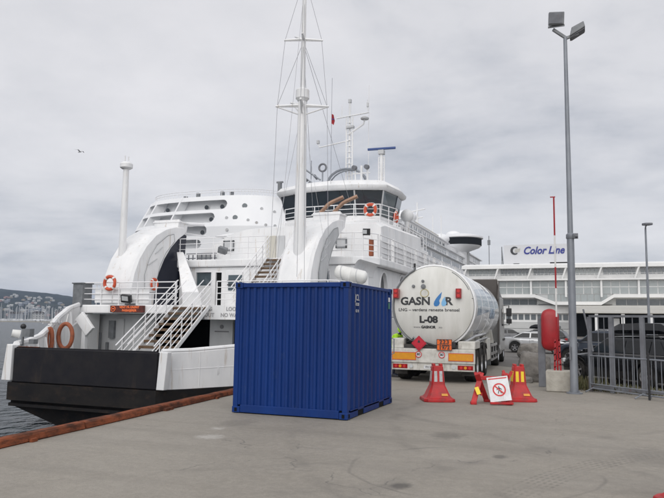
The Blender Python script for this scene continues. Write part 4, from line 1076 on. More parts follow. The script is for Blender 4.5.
# small flag
T = thing('flag', 'small red flag with blue and white cross flying from the rigging', 'flag', (-9.93, 25.4, 9.9))
b = MB(); b.add([(-9.94, 25.4, 10.62), (-9.84, 25.35, 10.55), (-9.81, 25.42, 10.3), (-9.85, 25.4, 10.12), (-9.95, 25.4, 10.2)], [(0, 1, 2, 3, 4)]); 
f_ = b.build('cloth', M['redbox'], T, 0); s_ = f_.modifiers.new('thickness', 'SOLIDIFY'); s_.thickness = .01
b = MB(); b.bar((-9.94, 25.385, 10.40), (-9.83, 25.37, 10.36), .02, .05); b.build('cross', M['inkblue'], T, 0)
b = MB(); b.tube([(-9.95, 25.4, 12.2), (-9.95, 25.4, 7.6)], .008, 4); b.build('halyard', M['galv'], T)

# ================================================================ CRUISE SHIP BEYOND
K = thing('cruise_ship', 'big white cruise ship with rounded tiered stern behind the ferry', 'cruise ship', (-68.2, 104, -1.9))
def stern_pt(t_, z, inset=0.0):
    """t 0..1 from port corner round to the starboard side"""
    a = 19.2 + interp(z, [0, 10, 19, 25.2], [-1.2, 0, -.7, -3.6]) - inset
    bb = 13.0 - inset
    n = 3.0
    th = PI * (1 - t_)
    c, s = math.cos(th), math.sin(th)
    yb = 104 + 13 + interp(z, [0, 19, 25.2], [0, 0, 2.0])
    return (-68.2 + a * math.copysign(abs(c) ** (2 / n), c), yb - bb * abs(s) ** (2 / n), z)
rows = [(23.3, 1.85, -99, -62.0), (20.75, 1.9, -99, -64.0), (18.3, 1.8, -99, -65.2), (15.8, 1.6, -99, -66.3)]
NU, NZ = 640, 260
Z0, Z1 = -3, 24.3
import bisect
def in_open(x, z, y):
    for zc, h, xa, xb in rows:
        sl = 0.0
        r = h / 2
        if abs(z - zc) < r:
            dx = max(xa + r - x if False else 0, x - (xb - r), 0)
            if x < xa: continue
            if dx == 0 and x <= xb: return True
            if (dx / r) ** 2 + ((z - zc) / r) ** 2 < 1: return True
    return False
def strip(name, z0, z1, nz, holes):
    b = MB(); V = {}
    def vid(i, j):
        if (i, j) not in V: V[(i, j)] = len(b.v); b.v.append(Vector(stern_pt(i / NU, lerp(z0, z1, j / nz))))
        return V[(i, j)]
    for i in range(NU):
        for j in range(nz):
            if holes:
                p = stern_pt((i + .5) / NU, lerp(z0, z1, (j + .5) / nz))
                if in_open(p[0], p[2], p[1]) : continue
            b.f.append((vid(i, j), vid(i + 1, j), vid(i + 1, j + 1), vid(i, j + 1)))
    return b.build(name, M['ship_far'], K, 30)
strip('stern_shell', 14, 25.1, 190, True)
strip('stern_lower_shell', -3, 14, 4, False)
# inner shell seen through the openings, tier floors
b = MB(); N_ = 80
b.loft([[stern_pt(i / N_, z, 1.9) for i in range(N_ + 1)] for z in (14, 25.0)], closed=False, caps=False); b.build('stern_inner_wall', M['ship_far'], K, 30)
for z in (14.2, 17.0, 19.5, 22.0, 25.05):
    b = MB(); b.add([stern_pt(i / N_, z, .05) for i in range(N_ + 1)], [tuple(range(N_ + 1))]); b.build('stern_floor', M['ship_far'], K, 0)
pm = None
for (zc, xs) in ((23.2, (-76.5, -67.6, -63.9)), (20.7, (-75.3, -65.9)), (18.2, (-67.0,)),):
    for x in xs:
        best = min((abs(stern_pt(t_ / 200, zc, 1.85)[0] - x), t_) for t_ in range(201))[1]
        p = Vector(stern_pt(best / 200, zc, 1.8)); b = MB(); b.lathe([(.0, 0), (.42, 0), (.42, .12), (0, .12)], (p.x, p.y - .14, p.z), 14, 'Y'); b.build('porthole', M['glass'], K, 0)
for (x, z, r) in ((-58.6, 22.9, .50), (-55.6, 22.4, .30), (-53.6, 21.9, .30), (-59.8, 20.6, .48), (-61.4, 20.6, .3), (-57.4, 20.1, .28), (-55.8, 19.6, .28), (-54.2, 19.2, .28), (-52.8, 19.1, .28), (-61.0, 18.3, .3), (-59.4, 17.4, .3)):
    best = min((abs(stern_pt(t_ / 400, z)[0] - x), t_) for t_ in range(401))[1]
    p = Vector(stern_pt(best / 400, z)); q = Vector(stern_pt((best + 3) / 400, z)); d = (q - p).normalized(); nr = Vector((d.y, -d.x, 0))
    b = MB(); b.cyl(p - nr * .1, p + nr * .12, r, r * .95, 16); b.build('porthole', M['glass_blue'] if r > .4 else M['ship_grey'], K, 0)
# slanting white fins dividing the openings
for t0, t1 in ((.19, .205), (.30, .325), (.43, .46)):
    b = MB(); prev_ = []
    rr = []
    for z in (14, 16, 18, 20, 22, 25.0):
        t_ = lerp(t0, t1, (z - 14) / 11); p = Vector(stern_pt(t_, z, -.05)); q = Vector(stern_pt(t_, z, 1.8)); e = Vector((.17, 0, 0))
        rr.append([p - e, p + e, q + e, q - e])
    b.loft(rr); b.build('stern_fin', M['ship_far'], K, 0)
b = MB(); 
for dz in (.9, 1.35): b.tube([Vector(stern_pt(i / 60, 25.0, .6)) + Vector((0, 0, dz)) for i in range(61)], .05, 4)
for i in range(0, 61): p = Vector(stern_pt(i / 60, 25.0, .6)); b.cyl(p, p + Vector((0, 0, 1.35)), .05, None, 4)
b.build('stern_top_rail', M['rail'], K)
for x, y, h in ((-73.5, 108, 1.0), (-70, 107, 1.3), (-64, 106, 1.1), (-62, 106, .9), (-53, 108, 2.4)): b = MB(); b.box(x - .3, y + 1, 25.05, x + .3, y + 1.6, 25.05 + h); b.build('stern_deck_gear', M['grey'], K, 0)
b = MB(); b.obox((-53, 109.3, 27.6), (1.3, .3, .3)); b.build('stern_deck_gear', M['grey'], K, 0)
# long sides and decks
b = MB(); b.box(-87.3, 117, -3, -49.05, 345, 14.0); b.prism([(-87.3, 345), (-49.05, 345), (-57, 362), (-66, 370), (-75, 362)], -3, 14); b.build('hull', M['ship_far'], K, 0)
def tier(y0, y1, z0, z1, x1, m=M['ship_far'], name='superstructure'):
    b = MB(); b.box(-87.3 + (-49.05 - x1), y0, z0, x1, y1, z1); return b.build(name, m, K, 0)
tier(117.2, 340, 14.0, 22.5, -50.0)
tier(125, 340, 14.0, 24.2, -49.05)
tier(150, 335, 24.2, 27.2, -50.2)
tier(150, 330, 27.3, 27.5, -49.1)
tier(165, 318, 27.5, 30.4, -50.6)
tier(165, 315, 30.4, 30.7, -49.8)
tier(240, 300, 30.7, 34.0, -53)
wm_ = {}
def far_window(y, z, w, h, x, m=M['glass_blue']):
    key = (w, h, m.name)
    if key not in wm_: q = MB(); q.box(-.04, -w / 2, -h / 2, .04, w / 2, h / 2); wm_[key] = q.mesh('window', m, smooth=0)
    o = bpy.data.objects.new('window', wm_[key]); COL.objects.link(o); o.parent = K; o.location = Vector((x, y, z)) - ORG['cruise_ship']
for z in (22.4, 19.6, 16.8, 14.0):
    for i in range(36): far_window(165 + i * 4.9, z, 2.2, 1.3, -49.05)
for i in range(7): far_window(180 + i * 18, 25.7, 15, 1.9, -50.2, M['glass_dark'])
for i in range(6): far_window(178 + i * 22, 29.1, 17, 1.7, -50.6, M['glass_dark'])
b = MB()
for z in (27.5, 30.7):
    b.box(-49.3, 150, z + 1.0, -49.2, 330, z + 1.12)
    for i in range(60): b.box(-49.3, 150 + i * 3, z, -49.2, 150.1 + i * 3, z + 1.1)
b.build('railing', M['rail'], K, 0)
# panoramic bridge lounge drum with black window band
C0 = (-52.5, 292)
def drum(name, prof, m, n=40): 
    b = MB(); b.lathe(prof, (C0[0], C0[1], 0), n); return b.build(name, m, K, 30)
tier(196, 262, 30.7, 33.6, -52.0)
tier(194, 262, 33.6, 33.9, -51.0)
tier(206, 255, 33.9, 36.2, -54.0, M['wall_cream'])
tier(160, 200, 30.7, 32.6, -53.5, M['ship_grey'])
for i in range(9): far_window(203 + i * 6.4, 32.2, 4.2, 1.5, -52.0, M['glass_dark'])
for i in range(7): far_window(211 + i * 6.2, 35.1, 3.2, 1.2, -54.0, M['glass_blue'])
drum('lounge_soffit', [(3.2, 27), (3.2, 33.2), (8.6, 35.2), (9.4, 36.0)], M['ship_far'])
drum('lounge_window_band', [(9.3, 36.0), (9.6, 36.1), (9.6, 38.9), (9.2, 39.0)], M['dark'])
drum('lounge_roof', [(9.4, 38.95), (10.3, 39.2), (10.3, 39.9), (7, 40.9), (0, 41.2)], M['ship_far'])
b = MB(); b.box(-49.6, 293, 24, -49.0, 297, 35); b.build('lounge_support', M['wall_grey'], K, 0)
for c, r, nm in (((-57, 214, 37.2), 3.2, 'radar_dome'), ((-55, 262, 35.6), 3.0, 'radar_dome'), ((-56, 296, 41.6), 2.6, 'radar_dome'), ((-60, 240, 33.0), 2.2, 'radar_dome')):
    b = MB(); b.ball(c, r, 20, 12, (1.3, 1.3, .75)); b.build(nm, M['ship_far'], K)
b = MB(); b.cyl((-57, 232, 36), (-57, 232, 45.5), .5, .25, 8); b.cyl((-60, 232, 42), (-54, 232, 43), .25, None, 6); b.cyl((-59.2, 232, 39.5), (-54.8, 232, 40), .25, None, 6); b.cyl((-57, 225, 36), (-57, 232, 42), .25, None, 6); b.build('mast', M['ship_far'], K)
b = MB(); b.cyl((-53, 255, 33), (-53, 255, 44), .2, None, 6); b.build('antenna', M['ship_far'], K)
b = MB(); b.cyl((-57, 258, 33), (-57, 258, 45), .2, None, 6)
b.build('antenna', M['ship_far'], K)
tier(300, 338, 30.7, 33.5, -50.5)
for i in range(4): far_window(318 + i * 5, 32.2, 3.4, 1.6, -50.5, M['glass_dark'])
tier(302, 340, 33.6, 34.0, -49.6)
b = MB(); b.prism([(338, 27), (360, 24.2), (360, 20), (338, 20)], -80, -50, 'X'); b.build('forecastle', M['ship_far'], K, 0)
# ================================================================ BLUE CONTAINER
X0, X1, Y0, Y1 = -6.66, -4.23, 11.80, 14.79
K3 = thing('shipping_container', 'short blue corrugated shipping container standing on the quay', 'container', ((X0 + X1) / 2, (Y0 + Y1) / 2, 0))
HC = 2.59
for x in (X0 + .055, X1 - .055):
    for y in (Y0 + .055, Y1 - .055):
        b = MB(); b.box(x - .052, y - .052, .12, x + .052, y + .052, HC - .12); b.build('corner_post', M['blue'], K3, 0, bevel=.008)
for x, sx in ((X0, -1), (X1, 1)):
    for y, sy in ((Y0, -1), (Y1, 1)):
        for z in (0.012, HC - .118):
            b = MB(); xa, xb = sorted((x + sx * .008, x - sx * .165)); ya, yb = sorted((y + sy * .008, y - sy * .178)); b.box(xa, ya, z, xb, yb, z + .12)
            c_ = b.build('corner_casting', M['blue'], K3, 0, bevel=.01)
            b = MB()
            cx, cy, cz = (xa + xb) / 2, (ya + yb) / 2, z + .06
            b.obox((cx, y + sy * .0095, cz), (.055, .006, .07)); b.build('casting_hole', M['dark'], c_, 0)
            b = MB(); b.obox((x + sx * .0095, cy, cz), (.006, .06, .07)); b.build('casting_hole', M['dark'], c_, 0)
for y, sy in ((Y0, 1), (Y1, -1)):
    b = MB(); b.box(X0 + .17, min(y, y + sy * .09), .02, X1 - .17, max(y, y + sy * .09), .17); b.build('bottom_rail', M['blue'], K3, 0, bevel=.008)
    b = MB(); b.box(X0 + .17, min(y, y + sy * .07), HC - .10, X1 - .17, max(y, y + sy * .07), HC - .01); b.build('top_rail', M['blue'], K3, 0, bevel=.008)
for x, sx in ((X0, 1), (X1, -1)):
    b = MB()
    segs = [(Y0 + .18, Y0 + .62), (Y0 + .98, Y1 - .98), (Y1 - .62, Y1 - .18)]
    for ya, yb in segs: b.box(min(x, x + sx * .06), ya, .02, max(x, x + sx * .06), yb, .15)
    b.box(min(x, x + sx * .05), Y0 + .18, .125, max(x, x + sx * .05), Y1 - .18, .17)
    b.build('side_bottom_rail', M['blue'], K3, 0)
    for ya in (Y0 + .62, Y1 - .98):
        b = MB(); b.box(min(x + sx * .012, x + sx * .3), ya, .02, max(x + sx * .012, x + sx * .3), ya + .36, .125); b.build('forklift_pocket', M['dark'], K3, 0)
    b = MB(); b.box(min(x, x + sx * .06), Y0 + .18, HC - .075, max(x, x + sx * .06), Y1 - .18, HC - .01); b.build('side_top_rail', M['blue'], K3, 0, bevel=.006)
def corr(a0, a1, pitch, depth, z0, z1, place):
    n = round((a1 - a0) / pitch); p = (a1 - a0) / n; pr = []
    for i in range(n):
        a = a0 + i * p
        pr += [(a, 0), (a + p * .30, 0), (a + p * .44, depth), (a + p * .84, depth), (a + p * .98, 0)]
    pr.append((a1, 0)); b = MB()
    b.loft([[place(a, d, z) for a, d in pr] for z in (z0, z1)], closed=False, caps=False)
    return b
e_ = corr(X0 + .107, X1 - .107, .148, .032, .17, HC - .10, lambda a, d, z: (a, Y0 + .020 + d, z)).build('end_panel', M['blue'], K3, 20)
s_ = corr(Y0 + .107, Y1 - .107, .277, .036, .17, HC - .075, lambda a, d, z: (X1 - .012 - d, a, z)).build('side_panel', M['blue'], K3, 20)
corr(Y0 + .107, Y1 - .107, .277, .036, .17, HC - .075, lambda a, d, z: (X0 + .012 + d, a, z)).build('side_panel', M['blue'], K3, 20)
b = MB(); b.box(X0 + .06, Y0 + .06, HC - .06, X1 - .06, Y1 - .06, HC - .03); b.build('roof_panel', M['blue'], K3, 0)
b = MB(); b.box(X0 + .06, Y0 + .07, .13, X1 - .06, Y1 - .06, .165); b.build('floor', M['dark'], K3, 0)
for x0, x1 in ((X0 + .115, (X0 + X1) / 2 - .01), ((X0 + X1) / 2 + .01, X1 - .115)):
    b = MB(); b.box(x0, Y1 - .06, .18, x1, Y1 - .02, HC - .11); d_ = b.build('door', M['blue'], K3, 0, bevel=.01)
    for x in (x0 + .25, x1 - .25):
        b = MB(); b.cyl((x, Y1 + .02, .1), (x, Y1 + .02, HC - .06), .018, None, 8); b.build('lock_rod', M['galv'], d_)
for z in (1.28, 1.34):
    b = MB(); b.obox((X1 - .35, Y1 + .055, z), (.5, .02, .035)); b.build('door_handle', M['galv'], K3, 0)
b = MB(); b.tube([(X1 - .02, Y1 + .02, 1.10), (X1 + .03, Y1 + .08, 1.12), (X1 + .03, Y1 + .08, 1.45), (X1 - .02, Y1 + .02, 1.47)], .012, 6); b.build('door_hook', M['galv'], K3)
for i, (s, sz) in enumerate((('JCL', .17), ('US 220', .075), ('G1 10', .075))):
    text(s, sz, M['whiteref'], K3, (X1 + .001, Y0 + .52, 2.30 - .13 * i), EAST, 'marking', bold=.003, ext=.001)
for i, s in enumerate(('MGW', 'TARE', 'NET')):
    text(s, .05, M['whiteref'], K3, (X1 + .001, Y1 - .30, 1.5 - .09 * i), EAST, 'marking', ext=.001) if False else None
b = MB(); b.obox((X1 + .002, Y1 - .24, 2.34), (.004, .12, .10)); b.build('white_sticker', M['signwhite'], K3, 0)
b = MB(); b.obox((X1 + .002, Y1 - .24, 2.20), (.004, .12, .14)); b.build('green_sticker', mat('green_sticker', (.02, .16, .10), .4), K3, 0)

# ================================================================ TANKER
T = thing('tanker_truck', 'white gas tanker lorry seen from behind beside the blue container', 'truck', (0, 0, 0))
TR, TZ, TL = 1.31, 2.36, 9.6
def dish(r): return .34 - .25 * (1 - math.sqrt(max(0, 1 - (r / (TR * 1.12)) ** 2))) / (1 - math.sqrt(1 - (1 / 1.12) ** 2))   # how far the end bulges
def endy(x, z): return .30 - (dish(math.hypot(x, z - TZ)) - .09)
b = MB(); b.lathe([(r, .30 - (dish(r) - .09)) for r in (0, .2, .4, .6, .8, .95, 1.08, 1.18, 1.25)] + [(TR - .04, .34), (TR - .01, .42)], (0, 0, TZ), 64, 'Y'); te = b.build('tank_end', M['tankend'], T, 50)
b = MB(); b.lathe([(TR - .01, .42), (TR, .46), (TR, TL), (TR - .03, TL + .12), (TR - .4, TL + .38), (0, TL + .5)], (0, 0, TZ), 64, 'Y'); tk = b.build('tank', M['tank'], T, 40)
b = MB(); b.lathe([(1.27, .30), (TR + .012, .32), (TR + .012, .47), (TR - .02, .47)], (0, 0, TZ), 64, 'Y'); b.build('rim_band', M['tank'], T, 40)
for y in (2.4, 4.8, 7.2): b = MB(); b.lathe([(TR - .01, y - .05), (TR + .012, y - .04), (TR + .012, y + .04), (TR - .01, y + .05)], (0, 0, TZ), 64, 'Y'); b.build('tank_band', M['tank'], T, 30)
# pale blue swoosh print along the side, lettering
M['swoosh'] = mat('pale_blue_tank_print', (0.42, 0.52, 0.62), 0.22, c2=(0.34, 0.46, 0.58), scale=0.7, stretch=(1, .5, 2), coat=.4)
M['swoosh2'] = mat('mid_blue_tank_print', (0.22, 0.33, 0.47), 0.22, c2=(0.34, 0.43, 0.54), scale=0.9, coat=.4)
for sgn in (1, -1):
    for (ya, yb, lo, hi, mm) in ((.9, 9.4, lambda u: -.22 + .35 * u, lambda u: .42 + .18 * math.sin(u * 3.0), 'swoosh'), (1.8, 9.2, lambda u: -.12 + .38 * u * u, lambda u: .02 + .42 * u, 'swoosh2')):
        b = MB(); rr = []
        for i in range(41):
            u = i / 40; y = lerp(ya, yb, u); rr.append([(sgn * (TR + (.004 if mm == 'swoosh' else .006)) * math.cos(lerp(lo(u), hi(u), k / 6)), y, TZ + (TR + (.004 if mm == 'swoosh' else .006)) * math.sin(lerp(lo(u), hi(u), k / 6))) for k in range(7)])
        b.loft(rr, closed=False, caps=False); b.build('side_print', M[mm], tk, 60)
def onside(p): 
    a = (p.z - TZ) / TR; return Vector(((TR + .010 + (p.x - 5)) * math.cos(a), p.y, TZ + (TR + .010 + (p.x - 5)) * math.sin(a)))
text('GASNOR', .55, M['swoosh2'], tk, (5, 6.2, TZ - .15), EAST, 'side_lettering', bold=.012, wrap=onside)
# lettering on the rear end
def on_end(p): return Vector((p.x, endy(p.x, p.z) - .004 - max(0, -(p.y - 5)) * .5, p.z))
def et(s, sz, z, x=0, m='ink', bold=0, sx=1.0, align='CENTER'): return text(s, sz, M[m], te, (x - .10, 5, z), FRONT, 'lettering', bold=bold, wrap=on_end, sx=sx, align=align, ext=.003)
et('GASN', .335, 2.50, -.93, bold=.012, sx=1.10, align='LEFT')
et('R', .335, 2.50, .50, bold=.012, sx=1.10, align='LEFT')
et('LNG – verdens reneste brensel', .135, 2.235, -.03, bold=.002, sx=1.12)
et('L-08', .285, 1.93, -.02, bold=.014, sx=1.12)
et('www.', .10, 1.70, -.38, 'inkgrey', sx=1.05)
et('GASNOR', .11, 1.70, -.03, bold=.006)
et('.no', .10, 1.70, .34, 'inkgrey')
for pts, mm in (([(.10, 2.36), (.17, 2.345), (.24, 2.38), (.27, 2.45), (.25, 2.53), (.30, 2.62), (.335, 2.80), (.24, 2.70), (.16, 2.60), (.10, 2.50), (.08, 2.42)], 'flame'),
                ([(.36, 2.35), (.44, 2.37), (.48, 2.45), (.44, 2.55), (.43, 2.66), (.36, 2.57), (.32, 2.47), (.32, 2.40)], 'flame2')):
    b = MB(); b.add([on_end(Vector((x - .03, 5, z))) + Vector((0, -.002, 0)) for x, z in pts], [tuple(range(len(pts)))]); b.build('flame_logo', M[mm], te, 0)
# fittings on the end
def ep(x, z, o=0.0): return Vector((x, endy(x, z) - o, z))
for x, z, r, mm in ((-.30, 3.14, .045, 'grey'), (-.60, 2.98, .05, 'grey'), (-.28, 2.97, .075, 'grey')):
    b = MB(); b.cyl(ep(x, z, -.01), ep(x, z, .05), r, None, 14); b.cyl(ep(x, z, .05), ep(x, z, .07), r * .6, None, 10); b.build('tank_fitting', M[mm], T)
b = MB(); b.tube([ep(-.24 + .13 * math.cos(2 * PI * i / 20), 2.76 + .12 * math.sin(2 * PI * i / 20), .01) for i in range(20)], .014, 5, True); b.build('pressure_gauge_ring', mat('straw_yellow', (.45, .40, .22), .5), T)
b = MB(); b.cyl(ep(-.24, 2.76, -.01), ep(-.24, 2.76, .008), .11, None, 18); b.build('pressure_gauge', M['tankend'], T)
b = MB(); P_ = []
for i in range(15):
    a = R(118 + i * 8.6); P_.append(Vector(((TR - .02) * math.cos(a), .24, TZ + (TR - .02) * math.sin(a))))
P_ += [Vector((-.62, .22, 1.38)), Vector((-.50, .15, 1.25)), Vector((-.47, .12, 1.0))]
b.tube([Vector((-.60, .36, 3.60)), Vector((-.60, .24, 3.56))] + P_, .028, 7); b.build('vent_pipe', M['grey'], T)
b = MB(); b.tube([Vector((1.22 * math.cos(R(a)), .25, TZ + 1.22 * math.sin(R(a)))) for a in range(25, 62, 6)], .012, 5); b.bar((.88, .22, 2.62), (1.25, .27, 2.60), .02, .02); b.build('hand_rail', M['grey'], T)
b = MB()
for x in (-1.16, .78):
    pass
for x in (-1.15, .82):
    b = MB(); b.box(x - .085, .0, 2.60, x + .085, .24, 2.90); h_ = b.build('marker_lamp', M['lampred'], T, 0, bevel=.01)
    for z in (2.68, 2.82): b = MB(); b.cyl((x, .01, z), (x, -.015, z), .05, None, 12); b.build('lens', M['signred'], h_)
b = MB(); b.cyl((-.60, .30, 3.52), (-.60, .30, 3.72), .035, None, 8); b.build('top_valve', M['black'], T)
# rear frame
b = MB(); b.box(-1.30, .02, .60, 1.30, .16, 1.04); b.build('rear_panel', M['truckwhite'], T, 0, bevel=.015)
for x0, x1 in ((-1.30, -.90), (.78, 1.30)):
    b = MB(); b.box(x0, .10, 1.045, x1, 1.5, 1.34 if x0 < 0 else 1.28); b.build('equipment_box', M['truckwhite'], T, 0, bevel=.02)
b = MB(); b.box(-1.28, .06, .37, 1.28, .20, .595); b.build('lamp_beam', M['truckwhite'], T, 0, bevel=.01)
for s in (-1, 1):
    b = MB(); b.box(min(s * .78, s * 1.24), .045, .42, max(s * .78, s * 1.24), .058, .55); L_ = b.build('tail_lamp', M['lampred'], T, 0)
    for k, mm in enumerate(('signred', 'orangeref', 'signred')):
        b = MB(); b.cyl((s * (.88 + .13 * k), .044, .485), (s * (.88 + .13 * k), .03, .485), .045, None, 12); b.build('lens', M[mm], L_)
    b = MB(); b.cyl((s * .66, .055, .49), (s * .66, .03, .49), .055, None, 14); b.build('reversing_lamp', M['lens'], T)
    b = MB(); b.box(min(s * .52, s * 1.24), .005, .70, max(s * .52, s * 1.24), .018, .90); p_ = b.build('reflective_plate', M['orangeref'], T, 0)
    b = MB(); x0, x1 = sorted((s * .50, s * 1.26))
    for q0 in ((x0, .68, x1, .70), (x0, .90, x1, .92), (x0, .70, x0 + .02, .90), (x1 - .02, .70, x1, .90)): b.box(q0[0], .003, q0[1], q0[2], .016, q0[3])
    b.build('plate_border', M['orange'], p_, 0)
    xx = -.42 if s < 0 else .30
    b = MB(); b.cyl((xx, .012, .86), (xx, .004, .86), .10, None, 24); d_ = b.build('speed_disc', M['signwhite'], T)
    b = MB(); b.lathe([(.078, 0), (.10, 0), (.10, -.006), (.078, -.006)], (xx, .003, .86), 24, 'Y'); b.build('disc_ring', M['signred'], d_)
    text('80', .11, M['ink'], d_, (xx, .001, .86), FRONT, 'disc_number', bold=.003, ext=.001)
b = MB(); b.box(-.26, .045, .42, .12, .055, .53); p_ = b.build('number_plate', M['signwhite'], T, 0)
text('VH 5102', .085, M['ink'], p_, (-.07, .044, .475), FRONT, 'plate_number', bold=.002, ext=.001)
b = MB(); b.obox((-.40, -.03, 1.20), (.34, .012, .34), (0, PI / 4, 0)); d_ = b.build('hazard_diamond', M['diamond'], T, 0)
b = MB(); b.obox((-.40, -.038, 1.20), (.27, .004, .27), (0, PI / 4, 0)); b.build('diamond_face', mat('diamond_red', (.50, .02, .04), .4), d_, 0)
text('2', .08, M['ink'], d_, (-.40, -.041, 1.06), FRONT, 'hazard_number', ext=.001)
b = MB(); b.prism([(-.44, 1.22), (-.36, 1.22), (-.37, 1.27), (-.40, 1.31), (-.43, 1.27)], -.045, -.041, 'Y'); b.build('flame_symbol', M['ink'], d_, 0)
b = MB(); b.bar((-.40, .02, 1.04), (-.40, .0, 1.2), .04, .03); b.build('diamond_bracket', M['grey'], T, 0)
b = MB(); b.box(.15, -.03, 1.00, .62, -.015, 1.34); o_ = b.build('hazard_plate', M['orangeplate'], T, 0)
b = MB()
for q0 in ((.15, 1.0, .62, 1.014), (.15, 1.326, .62, 1.34), (.15, 1.016, .164, 1.325), (.606, 1.016, .62, 1.325), (.166, 1.163, .604, 1.177)): b.box(q0[0], -.036, q0[1], q0[2], -.031, q0[3])
for x in (.27, .38, .5): b.box(x - .006, -.036, 1.02, x + .006, -.031, 1.32)
b.build('plate_lines', M['ink'], o_, 0)
text('223', .17, M['ink'], o_, (.385, -.032, 1.252), FRONT, 'hazard_number', bold=.004, ext=.001, sx=1.2)
text('1972', .17, M['ink'], o_, (.385, -.032, 1.088), FRONT, 'hazard_number', bold=.004, ext=.001)
b = MB(); b.box(.62, -.02, 1.08, .72, .1, 1.26); b.build('plate_bracket', M['black'], T, 0)
b = MB(); b.box(-.9, .1, 1.045, .78, 1.4, 1.16); b.build('rear_cabinet', M['truckdark'], T, 0)
# chassis, saddle, pipework
for x in (-.5, .5): b = MB(); b.box(x - .06, .2, .80, x + .06, 12.0, 1.02); b.build('chassis_rail', M['truckdark'], T, 0)
for y in (1.6, 5.2, 8.6): b = MB(); b.prism([(-1.15, 1.02), (1.15, 1.02), (1.05, 1.65), (-1.05, 1.65)], y - .06, y + .06, 'Y'); b.build('tank_saddle', M['truckwhite'], T, 0)
for k, (x, z, r) in enumerate(((1.18, 1.42, .05), (1.22, 1.28, .035), (1.12, 1.18, .05))):
    b = MB(); b.tube([(x - .3, .5 + .3 * k, z - .2), (x, 1.0 + .2 * k, z), (x + .02, 4.2 + .4 * k, z + .05), (x - .2, 4.9 + .4 * k, z - .1)], r, 7); b.build('side_pipe', M['chrome'], T)
b = MB(); b.box(.9, 4.3, .50, 1.27, 5.6, 1.30); b.build('pump_cabinet', M['truckwhite'], T, 0, bevel=.03)
b = MB(); b.box(1.24, 6.2, .95, 1.28, 8.8, 1.05); b.box(1.24, 6.2, .62, 1.28, 8.8, .72); b.box(1.24, 6.2, .40, 1.28, 8.8, .48)
for y in (6.3, 7.5, 8.7): b.box(1.20, y, .38, 1.238, y + .07, 1.06)
b.build('side_guard', M['chrome'], T, 0)
b = MB()
for x in (-.95, .95): b.box(x - .08, 8.2, .12, x + .08, 8.4, 1.0)
b.build('landing_leg', M['grey'], T, 0)
b = MB(); b.box(-1.27, 4.5, .45, -.9, 8.2, 1.2); b.build('left_cabinet', M['truckwhite'], T, 0)
b = MB(); b.cyl((.5, 5.7, .62), (.5, 6.9, .62), .28, None, 18); b.build('air_tank', M['chrome'], T)
def wheel(par, c, r, w, rimr, side, name='wheel', spokes=0, nn=28):
    """tyre and rim, axle along local x"""
    b = MB(); b.lathe([(rimr, -w / 2), (r * .93, -w / 2), (r * .985, -w * .38), (r, -w * .25), (r, w * .25), (r * .985, w * .38), (r * .93, w / 2), (rimr, w / 2)], c, nn, 'X')
    t_ = b.build(name, M['rubber'], par, 40)
    q = MB(); x = side * w / 2
    if not spokes:
        q.lathe([(0, x * .55), (rimr * .35, x * .6), (rimr * .4, x * .2), (rimr * .85, x * .1), (rimr * .95, x * .9), (rimr * 1.02, x * 1.0), (rimr * .99, -x)], c, nn, 'X')
        q.build('rim', M['chrome'], t_, 40)
    else:
        q.lathe([(rimr * .86, x * .5), (rimr * .9, x * .98), (rimr * 1.01, x * 1.0), (rimr, -x)], c, nn, 'X')
        q.lathe([(0, x * .9), (rimr * .18, x * .85), (rimr * .2, x * .5)], c, 12, 'X')
        for k in range(spokes):
            a = 2 * PI * k / spokes; cc = Vector(c)
            q.bar(cc + Vector((x * .78, math.cos(a) * rimr * .12, math.sin(a) * rimr * .12)), cc + Vector((x * .86, math.cos(a) * rimr * .92, math.sin(a) * rimr * .92)), rimr * .2, .02, (1, 0, 0))
        q.build('rim', M['rim'], t_, 40)
        q = MB(); q.lathe([(0, x * .2), (rimr * .9, x * .15)], c, 16, 'X'); q.build('hub_shadow', M['black'], t_, 0)
    return t_
for y in (1.15, 2.50, 3.85):
    for s in (-1, 1): wheel(T, (s * 1.07, y, .52), .52, .38, .28, s)
    b = MB(); b.cyl((-.9, y, .52), (.9, y, .52), .09, None, 8); b.build('axle', M['truckdark'], T)
    for s in (-1, 1):
        b = MB(); pts = [(y + .62 * math.cos(R(a)), .52 + .62 * math.sin(R(a))) for a in range(20, 161, 14)]
        b.prism(pts + [(yy, zz + .02) for yy, zz in pts[::-1]], s * 1.07 - .2, s * 1.07 + .2, 'X'); b.build('mudguard', M['truckdark'], T, 30)
for s in (-1, 1):
    b = MB(); b.box(min(s * .86, s * 1.26), .42, .22, max(s * .86, s * 1.26), .44, .80); b.build('mud_flap', M['truckdark'], T, 0)
b = MB(); b.tube([(-.85, .3, 1.2), (-.7, .12, 1.28), (-.2, .06, 1.22), (.05, .1, 1.14)], .03, 7); b.build('delivery_hose', M['black'], T)
